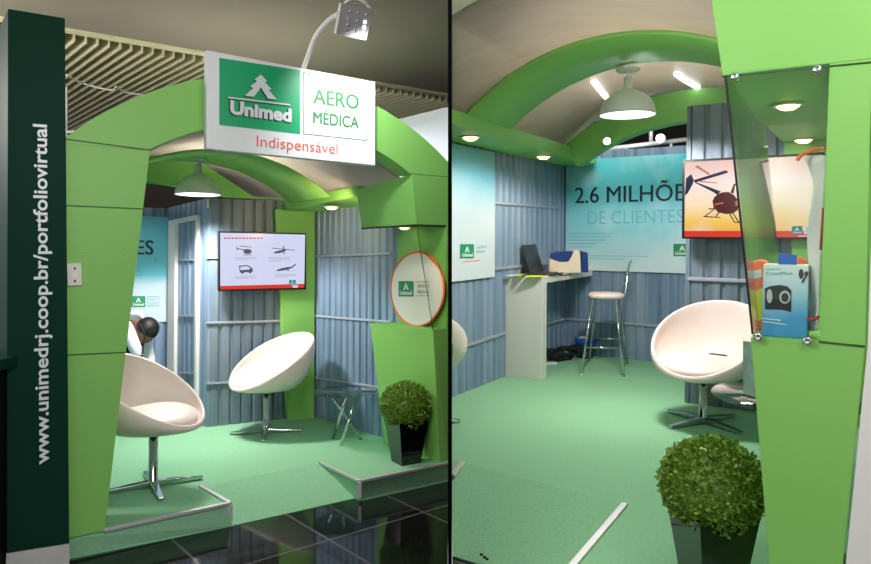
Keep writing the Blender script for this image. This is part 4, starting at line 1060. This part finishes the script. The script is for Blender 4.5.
# --- helicopter screen
o_, eD, nD, A_, _ = wD
tp = lambda px, py, off=.13: R.v(px, py, k1+nD*off, k2+nD*off)
hTL, hBL, hTR = tp(682.3, 160), tp(683.6, 238.8), tp(824, 156)
z1, z2 = hTL.z, hBL.z; hBL = up(hTL, z2); hTR.z = z1; hBR = up(hTR, z2)
ht = thing(b, 'wall_screen', 'large screen showing a helicopter in a sunset sky, on the closet wall', 'television', (hBL+hBR)/2)
mb = MB(b); mb.plate([hTL, hTR, hBR, hBL], -nD*.06); mb.build('housing', 'black', ht, bevel=.004)
sh_ = Surf(b, hTL, hTR, hBL); X47 = lambda x, y: (670+x/4.7, 140+y/4.7)
hdir = (eD.x if False else 0, 0, 1)
ramp_mat('sunset', [(0, (226, 156, 44)), (.22, (242, 196, 92)), (.45, (250, 226, 190)), (.7, (248, 226, 220)), (1, (228, 176, 160))], (0, 0, 1/(z1-z2)), .2, emit=1.0, clouds=(240, 236, 250), cscale=3, camt=.35)
mb = MB(b); sh_.polyab(mb, [(.022, .03), (.985, .03), (.985, .9), (.022, .9)], .0015); mb.build('picture', 'sunset', ht)
mb = MB(b); sh_.polyab(mb, [(.022, .9), (.985, .9), (.985, .975), (.022, .975)], .0015); mb.build('caption_band', 'screen_red', ht)
mb = MB(b)
def pg(pts, o=.0025): sh_.poly(mb, [X47(x, y) for x, y in pts], o)
pg([(200, 290), (206, 272), (222, 256), (245, 246), (275, 244), (300, 258), (320, 282), (324, 305), (318, 330), (296, 346), (262, 348), (226, 340), (206, 318)])
pg([(284, 248), (296, 216), (300, 206), (316, 204), (316, 209), (306, 214), (300, 252)])
mb.build('cabin_print', 'screen_maroon', ht)
mb = MB(b)
pg([(108, 190), (262, 142), (272, 147), (270, 155), (120, 200)]); mb.build('blade_print', 'screen_navy', ht); mb = MB(b); pg([(112, 198), (128, 200), (240, 242), (222, 258), (205, 246)]); pg([(76, 180), (100, 160), (112, 188), (108, 206), (84, 250), (70, 262), (73, 222)]); mb.build('blade_print', 'screen_navy', ht); mb = MB(b)
pg([(210, 322), (216, 322), (170, 358), (162, 358)]); pg([(158, 357), (236, 362), (238, 366), (158, 362)]); pg([(228, 338), (234, 340), (218, 362), (212, 362)])
pg([(278, 348), (284, 347), (306, 386), (300, 386)]); pg([(295, 346), (300, 345), (328, 388), (322, 390)]); pg([(302, 384), (330, 386), (330, 390), (302, 389)]); pg([(182, 320), (196, 322), (210, 316), (210, 322), (194, 328), (182, 325)])
mb.build('skid_pattern', 'screen_navy', ht)
for q_, o_ in (([(118, 126), (128, 118), (190, 160), (182, 164)], .0025), ([(140, 192), (222, 200), (220, 204), (142, 198)], .0025), ([(210, 300), (250, 292), (252, 298), (212, 306)], .0035), ([(306, 290), (320, 282), (323, 302), (310, 312)], .0035)):
    mb = MB(b); pg(q_, o_); mb.build('glint_print', 'screen_tan', ht)
mb = MB(b); pg([(573, 406), (622, 404), (622, 441), (573, 442)]); q = mb.build('badge', 'screen_green', ht)
mb = MB(b); emblem(mb, lambda a, c, o: sh_.p(*X47(585+24*a, 410+20*c), o), .0035); sh_.text(mb, 'Unimed', X47(578, 438), X47(618, 437), 1.6, .0035, .03); mb.build('badge_mark', 'screen_pale', q)
mb = MB(b); pg([(630, 406), (676, 404), (676, 441), (630, 442)]); q = mb.build('badge', 'screen_pale', ht)
mb = MB(b); sh_.text(mb, 'AERO', X47(636, 422), X47(670, 421), 2.2, .0035); sh_.text(mb, 'MÉDICA', X47(636, 436), X47(670, 435), 2, .0035); mb.build('wordmark_lettering', 'screen_green', q)
mb = MB(b); pg([(602, 450), (676, 448), (676, 452), (602, 454)]); mb.build('band_line', 'screen_white', ht)

# --- counter with its things
cw, cr = R.z(503.4, 375.4), R.z(541.5, 380.2); cn = nrm(cr-cw)          # end panel from the wall outwards
cz = .908; cdep = (cr-cw).length
ct = thing(b, 'counter', 'white counter on a solid end panel along the corrugated wall of the right stand', 'counter', (cw+cr)/2)
th_ = .11
mb = MB(b); mb.prism([cw, cr, cr+dR*th_, cw+dR*th_], [up(cw, cz-.0), up(cr, cz-.0), up(cr, cz)+dR*th_, up(cw, cz)+dR*th_]); mb.build('end_panel', 'counter', ct, bevel=.003)
ce0, ce1 = up(cw, cz)+dR*(th_+.001), up(cr, cz)+dR*(th_+.001); cl_ = 1.335
mb = MB(b); t = V((0, 0, .06)); q0, q1_ = ce0+dR*(cl_-.06), ce1+dR*(cl_-.06)
mb.prism([p-t for p in (ce0, ce1, q1_-dR*.08, q1_-cn*.06, q0)], [ce0, ce1, q1_-dR*.08, q1_-cn*.06, q0]); mb.build('worktop', 'counter', ct, bevel=.003)
def ctp(px, py): return R.z(px, py, cz)
lp = thing(b, 'laptop', 'open dark laptop on the counter, its lid tilted away from the printer', 'laptop', ctp(535, 274))
l0, l1 = ctp(530.8, 275.0), ctp(543.6, 273.0)
u0 = R.y(521, 245.5, R.v(521, 245, w1, cor).y-.07); u1 = R.y(535, 244.5, R.v(535, 245, w1, cor).y-.10)
ln_ = nrm((l1-l0).cross(u0-l0))
mb = MB(b); mb.plate([l0, l1, u1, u0], ln_*.01); mb.build('lid', 'laptop', lp, bevel=.003)
fw = nrm(V((-(l1-l0).y, (l1-l0).x, 0)))
if fw.x < 0: fw = -fw
mb = MB(b); g_ = V((0, 0, .001)); mb.plate([l0+g_, l1+g_, l1+fw*.15+g_, l0+fw*.15+g_], V((0, 0, .016))); mb.build('keyboard_base', 'laptop', lp, bevel=.003)
# papers
def sheet_paper(pts, m, label, nm='paper_sheet', dz=.001, grp=None):
    mb = MB(b); mb.plate([ctp(x, y)+V((0, 0, dz)) for x, y in pts], V((0, 0, .002))); return single(mb, nm, m, label, 'paper', grp)
sheet_paper([(514.5, 276.0), (524, 273.9), (530, 275.0), (521, 276.8)], 'yellow', 'yellow sheet of paper at the near left end of the counter')
sheet_paper([(524.5, 277.0), (531.5, 275.3), (545.5, 275.8), (541, 277.3)], 'yellow', 'yellow sheet of paper below the laptop front on the counter', dz=.001)
sheet_paper([(506, 276.4), (511, 274.9), (516, 275.4), (511, 276.7)], 'paper', 'white sheet of paper at the wall end of the counter', dz=.0012)
mb = MB(b); zc3 = V((0, 0, .006)); mb.tube(smooth([ctp(522, 276.8)+zc3, ctp(529, 275.4)+zc3*1.2, ctp(540, 275.4)+zc3, ctp(549, 275.2)+zc3]), .006, 6)
single(mb, 'pen_cord', 'cable', 'black cord lying across the yellow papers on the counter', 'cord')
mb = MB(b); mb.tube(smooth([ctp(549, 276)+zc3, ctp(556, 275.2)+zc3, ctp(563, 274.8)+zc3*3, ctp(559, 276)+zc3, ctp(567, 275.6)+zc3, ctp(571, 275.4)+zc3]), .006, 6)
single(mb, 'tangled_cable', 'cable', 'dark tangled cable in front of the printer on the counter', 'cable')
# card printer
pz = V((0, 0, 1)); pA, pB = ctp(549, 273.2), ctp(580, 273.4)
pe = nrm(flat(pB-pA)); pn = V((-pe.y, pe.x, 0))
prn = thing(b, 'card_printer', 'beige card printer with a blue lid and blue end on the counter', 'printer', (pA+pB)/2)
zz = lambda py, p: R.v(0+p[0], py, pA, pB)
prof = [(549.2, 273), (549.4, 257.5), (553, 260), (560, 262.4), (568.5, 262), (571.5, 257), (574, 251.2), (577.5, 250.4), (580, 252.5), (581.2, 273.2)]
mb = MB(b); mb.plate([R.v(x, y, pA, pB)+V((0, 0, .003)) for x, y in prof], pn*.16); mb.build('body', 'printer', prn, bevel=.004)
prof = [(549.9, 258.5), (551, 254), (556, 252.2), (566, 251.2), (573.6, 251.3), (571.2, 256.8), (568.2, 261.6), (560, 262), (553, 259.6)]
mb = MB(b); mb.plate([R.v(x, y, pA, pB)+-pn*.004 for x, y in prof], pn*.168); mb.build('lid', 'blue', prn, bevel=.004)
pC = R.v(581.4, 270, pA, pB)
mb = MB(b); a, c = R.v(581, 251.2, pA, pB), R.v(588, 253.2, pA, pB); e_, d_ = R.v(581.4, 273, pA, pB), R.v(588.6, 273, pA, pB)
mb.plate([p+pn*.01+V((0, 0, .004)) for p in (a, c, d_, e_)], pn*.14); mb.build('card_hopper', 'blue', prn, bevel=.006)
# stool
ft = [R.z(580.8, 375.6), R.z(623.7, 376.8), R.z(627.8, 364), R.z(589, 361.5)]
sc_ = (ft[0]+ft[1]+ft[2]+ft[3])/4
sz = R.y(604, 295.5, sc_.y).z
st = thing(b, 'bar_stool', 'chrome bar stool with a white padded seat in front of the counter', 'stool', sc_)
sx, sy = nrm(ft[1]-ft[0]), None
sy = V((-sx.y, sx.x, 0)); hw = .165
tops = [sc_+(f-sc_)*.55+V((0, 0, sz-.03)) for f in ft]
mb = MB(b); rows = []
for k in range(36):
    th = 2*PI*k/36; ex_ = abs(math.cos(th))**.7*math.copysign(1, math.cos(th)); ey_ = abs(math.sin(th))**.7*math.copysign(1, math.sin(th))
    rows.append([sc_+sx*(ex_*r_)+sy*(ey_*r_)+V((0, 0, sz+dz)) for r_, dz in ((.0001, -.022), (hw-.02, -.022), (hw, -.01), (hw, .012), (hw-.02, .026), (hw*.5, .032), (.0001, .032))])
mb.grid(rows, closed_u=True); mb.build('seat', 'leather', st)
for f, tp_ in zip(ft, tops):
    mb = MB(b); mb.tube([f, tp_], .011, 10); mb.lathe([(.015, 0), (.015, .015)], f, 10); mb.build('leg', 'chrome', st)
for i, j, k in ((0, 1, .37), (2, 3, .37), (0, 3, .22), (1, 2, .22)):
    mb = MB(b); mb.tube([lerp(ft[i], tops[i], k), lerp(ft[j], tops[j], k)], .008, 8); mb.build('footrest', 'chrome', st)
bt = [sc_+sx*hw*.95-sy*.13+V((0, 0, sz-.02)), R.y(628.5, 268, sc_.y-.06), R.y(631, 262, sc_.y), R.y(629.5, 264, sc_.y+.1), sc_+sx*hw*.95+sy*.13+V((0, 0, sz-.02))]
mb = MB(b); mb.tube(smooth(bt), .009, 8); mb.build('backrest_hoop', 'chrome', st)
# bin and cables under the counter
bp_ = R.z(585, 357.5)
bn = thing(b, 'waste_bin', 'dark waste bin with a blue bag folded over its rim, beside the stool', 'bin', bp_)
rz_ = R.y(585, 339, bp_.y).z
mb = MB(b); mb.lathe([(.08, .0), (.10, rz_), (.094, rz_), (.076, .01)], bp_, 24); mb.build('body', 'binbody', bn)
mb = MB(b); mb.lathe([(.104, rz_-.05), (.107, rz_-.02), (.106, rz_+.012), (.098, rz_+.016), (.088, rz_-.02), (.08, rz_-.1)], bp_, 24); 
mb.ball(bp_+V((.1, -.05, rz_+.0)), .04, 10, (1.1, .6, .5)); mb.build('bag', 'bluebag', bn)
mb = MB(b); mb.ball(bp_+V((-.02, -.02, rz_+.01)), .05, 10, (1.2, 1, .5)); mb.build('crumpled_paper', 'paper', bn)
mb = MB(b); rnd = random.Random(4)
for k in range(7):
    c0 = R.z(553+k*2.6, 362-k*.55+rnd.uniform(-1, 1)); pts = [c0+V((rnd.uniform(-.11, .11), rnd.uniform(-.07, .07), rnd.uniform(.012, .13))) for _ in range(7)]
    mb.tube(smooth(pts), .012, 6)
mb.tube(smooth([R.z(548, 365)+V((0, 0, .011)), R.z(555, 363)+V((0, 0, .011)), R.z(563, 361)+V((0, 0, .011)), R.z(571, 360)+V((0, 0, .011))]), .01, 6)
single(mb, 'cable_heap', 'cable', 'black heap of tangled cables on the floor under the counter', 'cables')
mb = MB(b); a = R.z(551, 364.5); mb.box(a+V((0, 0, .012)), (.12, .045, .022), Mx.Rotation(.3, 3, 'Z')); single(mb, 'power_strip', 'paper', 'white power strip on the floor behind the counter end panel', 'power strip', bevel=.003)
# notepad wall corner bracket behind printer
# --- chairs of stand B
cB = R.z(703, 423)
tub_chair(R, cB, math.atan2(-.74, -.67), 1.07, 'white tub chair behind the right potted bush, beside the right display column', .48, dz=-.05, hs=1.0)
cA = R.z(415, 424)
tub_chair(R, cA, math.atan2(.93, .3), 1.07, 'white tub chair cut off at the left border of the right stand', .1)
tr_ = R.z(795, 447)
tcen = R.z(789, 397, .40)
glass_table(R, flat(tcen), 1.1, 'round glass side table half behind the right display column', .36, .36, .9)
lf = thing(b, 'leaflet_holder', 'clear leaflet holder with a pale printed card on the right glass table', 'leaflet holder', tcen+V((-.2, -.08, .01)))
hb = [R.y(743, 396, tcen.y-.04), R.y(762, 402, tcen.y-.16), R.y(762, 341, tcen.y-.16), R.y(743, 338, tcen.y-.04)]
zt0 = .36*1.1+.0125
for p in hb[:2]: p.z = zt0
hn_ = nrm((hb[1]-hb[0]).cross(hb[3]-hb[0]))
mb = MB(b); mb.plate(hb, hn_*.004); mb.build('clear_sheet', 'glass_clear', lf)
mb = MB(b); mb.plate([lerp(hb[0], hb[3], .06), lerp(hb[1], hb[2], .06), lerp(hb[1], hb[2], .95), lerp(hb[0], hb[3], .95)], -hn_*.003); mb.build('card', 'leaflet', lf)
mb = MB(b); m_ = (hb[0]+hb[1])/2; mb.plate([hb[0], hb[1], hb[1]+hn_*.08+V((0, 0, 0)), hb[0]+hn_*.08], V((0, 0, .005))); mb.build('foot', 'glass_clear', lf)
# pendant B
pt_ = R.y(627.5, 69, 4.84); pr_ = R.y(627.5, 115.5, 4.84)
pendant(R, pt_, pr_, .192, 'white dome pendant lamp under the dark rib of the right stand vault')
# --- display column B
def fp(px, py, off=0.): return R.v(px, py, gl(0, off), gl(1, off))
hz = fp(722.5, 76).z
A1, A2 = fp(707, -28), fp(722.5, 76); B1, B2 = fp(750.5, 336), fp(776, 680)
lzb = fp(752, 337).z; B1.z = lzb; B2.z = 0
rT, rH, rL, rF = gl(1.62, 0, A1.z), gl(1.62, 0, hz), fp(865.5, 346), fp(832, 680); rL.z = lzb; rF.z = 0
rT_ = fp(884, -28); rT_.z = A1.z; rH = fp(876, 62); rH.z = hz; A2.z = hz
# depth of the niche from the rear edge of its soffit
rear = R.z(762.5, 126.5, hz); dp = flat(rear-A2)
dcB = thing(b, 'display_column', 'large green display column whose glazed niche holds a blue camera box', 'display column', B2)
mb = MB(b); mb.prism([A2, rH, rH+dp, A2+dp], [A1, rT_, rT_+dp, A1+dp]); mb.build('header', 'green', dcB, bevel=.003)
mb = MB(b); mb.prism([B2, rF, rF+dp*.75, B2+dp*.75], [B1, rL, rL+dp, B1+dp]); mb.build('pedestal', 'green', dcB, bevel=.003)
s0, s1 = fp(829.5, 69), fp(819, 341); s0.z = hz; s1.z = lzb
rH2 = fp(872, 62); rH2.z = hz
dv = dp*.55
mb = MB(b); mb.prism([s1+V((0, 0, .001)), rL, rL+dv, s1+dv], [s0, rH2, rH2+dv, s0+dv]); mb.build('side_panel', 'green', dcB, bevel=.002)
gT0, gT1, gB0, gB1 = fp(725.5, 78, -.006), fp(829, 70, -.006), fp(752.5, 331, -.006), fp(819.5, 334, -.006)
mb = MB(b); mb.plate([gB0-V((0, 0, .02)), gB1-V((0, 0, .02)), gT1+V((0, 0, .02)), gT0+V((0, 0, .02))], -nR*.006); mb.build('glass_pane', 'glass_green', dcB)
mb = MB(b); a, c = fp(752.5, 333), fp(725.5, 80); rr0 = R.v(777, 326, B1, B1+dp) ; 
mb.plate([up(a, lzb+.002), up(a, lzb+.002)+dp*.97, up(c, hz-.002)+dp*.97, up(c, hz-.002)], eR*.006); mb.build('glass_pane', 'glass_green', dcB)
mb = MB(b); mb.tube([fp(752.6, 334, -.009), fp(725.4, 76, -.009)], .0035, 6); mb.build('glass_edge', 'dark', dcB)
for x, y in ((735.5, 77), (817.5, 69.8), (758.5, 336.5), (807.5, 340.5)):
    q = fp(x, y, -.004); mb = MB(b); mb.lathe([(.011, -.02), (.012, .0), (.012, .014), (.007, .017), (.004, .012)], q, 16, Mx.Rotation(math.atan2(eR.y, eR.x), 3, 'Z') @ Mx.Rotation(PI/2, 3, 'X')); mb.build('glass_clamp', 'chrome', dcB)
downlight(b, dcB, R.z(788, 104, hz), .045)
for (p, q) in ((fp(722, 76.5, -.001), fp(874, 62, -.001)), (fp(819, 341.5, -.001), fp(865, 346.5, -.001))):
    mb = MB(b); mb.tube([p, q], .003, 6); mb.build('seam', 'seam', dcB)
# rear right column and its lamp
rcB = thing(b, 'corner_column', 'dark green rear column seen through the glass of the right display niche', 'column', k2-eR*.2)
mb = MB(b); ca = R.v(782, 140, k1+nD*.08, k2+nD*.08); a0_ = flat(ca); a1_ = k2+nD*.08-eD*.002
mb.prism([a0_+eD*.16, a1_, a1_-nD*.079, a0_-nD*.079+eD*.16], [up(a0_, 2.05), up(a1_, 2.05), up(a1_-nD*.079, 2.05), up(a0_-nD*.079, 2.05)]); mb.build('shaft', 'green', rcB)
mb = MB(b); bq0 = up(k2-eR*.7-dR*.12, 1.92); bq1 = bq0-dR*1.5
bmB = thing(b, 'ceiling_beam', 'green beam with a glowing downlight along the far right wall, seen through the niche glass', 'beam', bq0)
mb.prism([bq0, bq1, bq1+eR*.68, bq0+eR*.68], [bq0+V((0, 0, .1)), bq1+V((0, 0, .1)), bq1+eR*.68+V((0, 0, .1)), bq0+eR*.68+V((0, 0, .1))]); mb.build('beam', 'green', bmB, bevel=.003)
downlight(b, bmB, R.z(803.5, 139, 1.92), .055)
# camera box on the ledge
bxp = lzb+.001
cbx = thing(b, 'camera_box', 'blue and white boxed camera with a blue hang tab, standing in the right glazed niche', 'box', R.z(784, 330, bxp))
k_ = .045
q0, q1_ = R.v(761.5, 328, gl(0, k_), gl(1, k_)), R.v(807, 331, gl(0, k_), gl(1, k_)); q0.z = q1_.z = bxp
q2_, q3_ = R.v(808.5, 267, gl(0, k_), gl(1, k_)), R.v(763.5, 264, gl(0, k_), gl(1, k_)); q2_.z = q3_.z
ramp_mat('box_print', [(0, (52, 140, 206)), (.28, (74, 156, 214)), (.55, (150, 200, 226)), (.85, (216, 228, 232)), (1, (226, 232, 232))], (0, 0, 1/(q3_.z-bxp)), .3, clouds=(186, 216, 232), cscale=9, camt=.35)
# object coordinates start at the thing's base height
mb = MB(b); mb.plate([q0, q1_, q2_, q3_], nR*.07); mb.build('carton', 'box_print', cbx, bevel=.002)
sfb = Surf(b, q3_, q2_, q0); Zb = lambda x, y: (740+x/4.9, 230+y/4.9)
mb = MB(b); sfb.poly(mb, [Zb(122, 285), Zb(150, 275), Zb(195, 269), Zb(232, 276), Zb(252, 296), Zb(251, 402), Zb(205, 390), Zb(123, 388)], .0015); mb.build('window', 'black', cbx)
def disc(c, r, ry, o=.0025, n=22): sfb.poly(mb, [Zb(c[0]+r*math.cos(2*PI*k/n), c[1]+ry*math.sin(2*PI*k/n)) for k in range(n)], o)
mb = MB(b); disc((220, 329), 27, 32); disc((145, 324), 14, 34); mb.build('camera_bezel', 'alu', cbx)
mb = MB(b); disc((221, 330), 18, 22, .0035); mb.build('camera_lens', 'black', cbx)
mb = MB(b); disc((300, 215), 12, 24); disc((326, 214), 10, 12); sfb.poly(mb, [Zb(300, 255), Zb(328, 212), Zb(334, 218), Zb(308, 262)], .0025); mb.build('product_print', 'text_dark', cbx)
mb = MB(b); sfb.text(mb, 'CamPlus', Zb(128, 219), Zb(256, 217), 3, .002, -.01); sfb.poly(mb, [Zb(128, 190), Zb(200, 189), Zb(200, 192), Zb(128, 193)]); mb.build('lettering', 'text_teal', cbx)
mb = MB(b); sfb.poly(mb, [Zb(110, 430), Zb(200, 440), Zb(200, 445), Zb(110, 435)]); sfb.poly(mb, [Zb(110, 445), Zb(230, 462), Zb(230, 466), Zb(110, 449)]); mb.build('small_print_lettering', 'paper', cbx)
mb = MB(b); e0_, e1_ = lerp(q3_, q2_, .34), lerp(q3_, q2_, .74); mb.plate([e0_, e1_, e1_+V((0, 0, .03)), e0_+V((0, 0, .034))], nR*.012); mb.build('hang_tab', 'bluebag', cbx)
# orange packet behind the box
pk = thing(b, 'orange_packet', 'orange packet with a teal label leaning behind the camera box', 'packet', R.z(757, 326, bxp))
def nk(px, py, o): return R.v(px, py, gl(0, o), gl(1, o))
oo = .16
pts = [nk(752, 262, oo), nk(760, 259, oo), nk(768, 262, oo), nk(772, 300, oo), nk(771, 331, oo), nk(757, 330, oo)]
for p in pts[-2:]: p.z = bxp
mb = MB(b); mb.plate(pts, nR*.03); mb.build('pouch', 'orange', pk, bevel=.006)
mb = MB(b); mb.plate([nk(x, y, oo-.002) for x, y in ((753.5, 271), (761, 269), (762, 277), (754.5, 279))], nR*.002); mb.build('label', 'leaflet', pk)
mb = MB(b); mb.plate([nk(x, y, oo-.002) for x, y in ((756, 291), (763, 288), (764, 318), (758, 322))], nR*.002); mb.build('yellow_label', 'yellow', pk)
mb = MB(b); a = nk(799, 262, .15); rows = []
pts = [nk(792, 262, .15), nk(794, 258, .15), nk(801, 256.5, .15), nk(808, 262, .15), nk(809, 275, .15), nk(806, 331, .15), nk(793, 331, .15)]
for p in pts[-2:]: p.z = bxp
mb.plate(pts, nR*.025); single(mb, 'orange_packet', 'orange', 'orange rolled packet peeking above the right corner of the camera box', 'packet', bevel=.006)
# sunshade leaning on the side panel, seen nearly edge on
sun = thing(b, 'car_sunshade', 'white sunshade with orange trim seen edge on beside the camera box', 'sunshade', R.z(813, 331, bxp)+V((0, .1, 0)))
rows = []
for i in range(25):
    t = i/24; py = 331-t*176
    xl = 808.5+t*1.0 + 2.2*math.sin(t*9)*(.4+t) - (8*max(0, (t-.86)/.14)**1.2 if t > .86 else 0)
    xr = 819-1+ t*8.3
    fr0 = nk(xl, py, .10+.05*t); bk0 = nk(xr-.2, py, .05); 
    for p in (fr0, bk0): p.z = max(bxp, p.z)
    m0 = lerp(fr0, bk0, .5)+nR*(.02*math.sin(t*14))-eR*.006
    rows.append([fr0, lerp(fr0, m0, .5), m0, lerp(m0, bk0, .6), bk0, bk0+nR*.02, m0+nR*.02, fr0+nR*.015])
mb = MB(b); mb.grid(rows, closed_v=True); mb.add(rows[0], [tuple(range(8))]); mb.add(rows[-1], [tuple(range(8))]); mb.build('fabric', 'sunshade', sun)
mb = MB(b); mb.tube(smooth([nk(797, 160.5, .1), nk(802, 154.5, .1), nk(810, 151.5, .09), nk(819, 149, .08), nk(826, 148.5, .04)]), .006, 6); mb.build('trim', 'orange', sun)
mb = MB(b); mb.tube([nk(823, 208, .035), nk(820.5, 250, .035)], .0035, 6); mb.tube([nk(807, 318, .05), nk(812, 320, .04), nk(819, 317, .03)], .005, 6); mb.build('stitching', 'red', sun)
# white panel to the right of the column
wp0 = fp(838, 500, .26); wp0 = flat(wp0)
mb = MB(b); mb.plate([up(wp0-eR*.35, GZ), up(wp0+eR*.9, GZ), up(wp0+eR*.9, 2.0), up(wp0-eR*.35, 2.0)], nR*.03)
mb = MB(b); w0_ = flat(fp(833, 600, .03)); w1_ = w0_+eR*.8
c_ = nR*.02
pa, pb_ = fp(832, 690, .001), fp(865.6, 346, .001); pc_ = fp(874, 62, .001)
mb.plate([pa+eR*.003, pa+eR*.9, pc_+eR*.8, pc_+eR*.008, pb_+eR*.005], nR*.03)
single(mb, 'side_board', 'white', 'white board standing against the right side of the green display column', 'board')
box_bush(R, R.z(711, 590), math.radians(10), 1.0, 'large clipped bush in a black pot, cut off by the bottom edge', R_=.186, hz=.385, nl=6000, leaf=.017)

# ==================================================================== LIGHT
w = bpy.data.worlds.new('World'); S.world = w; w.use_nodes = True
bgn = w.node_tree.nodes['Background']; bgn.inputs[0].default_value = (.95, .97, 1.0, 1); bgn.inputs[1].default_value = .8
WARM = (1, .72, .42)
light('SPOT', 'pendant_bulb', L, L.y(198, 198, 5.12), 190, (1, .97, .95), .14, L.y(198, 420, 5.12), 2.45, .3)
light('SPOT', 'beam_spot', L, L.z(331.5, 207.5, zr-.06), 14, WARM, .03, L.z(345, 330), 2.2, .8)
light('SPOT', 'niche_spot', L, L.z(404.5, 229.5, 1.5), 9, WARM, .03, L.z(414, 450), 1.9)
light('SPOT', 'flood_beam', L, Q(.5, .6, -.2), 44, (.95, .98, 1), .05, sg(385, 175, 0), 2.3, .9)
light('POINT', 'hall_fill', L, V((-3.7, 3.6, 2.3)), 160, (1, .96, .9), .3)  # unseen fill added for the soffit, louvres and tower side
light('POINT', 'hall_fill', L, V((-.5, 1.6, 2.2)), 70, (1, .98, .95), .35)  # added front fill without a fixture, lifts soffit and louvres
light('AREA', 'vault_lamp', L, V((-1.38, 5.15, 2.42)), 100, (.9, .92, 1), 1.1, V((-1.38, 5.15, 0)), size_y=1.1)
light('SPOT', 'pendant_bulb', R, R.y(627.5, 119, 4.84), 175, (1, .97, .95), .16, R.y(627.5, 400, 4.84), 2.9, .15)
light('SPOT', 'beam_spot', R, R.z(470.5, 136.5, zb_-.05), 9, WARM, .03, R.z(470, 390), 2.2, .8)
light('SPOT', 'beam_spot', R, R.z(543.5, 156, zb_-.05), 18, WARM, .03, R.z(536, 380), 2.2, .8)
light('SPOT', 'niche_spot', R, R.z(788, 105, hz-.04), 15, (1, .84, .66), .03, R.z(788, 600), 2.0)
light('POINT', 'hall_fill', R, V((1.1, 1.0, 2.2)), 34, (1, .98, .95), .35)  # added fill in front of the right stand, no fixture there
light('POINT', 'hall_fill', R, V((.95, 3.3, 2.1)), 10, (1, .98, .96), .3)  # unseen fill inside the vault for rear arch, shade and panel
light('AREA', 'vault_lamp', R, V((1.45, 4.6, 3.15)), 195, (1, .97, .93), 2.2, V((1.45, 4.6, 0)), size_y=2.6)
light('POINT', 'hall_fill', R, R.y(640, 120, 7.9), 60, (.95, .97, 1), .12)  # carries the glow of the hall lamp in the dark gap
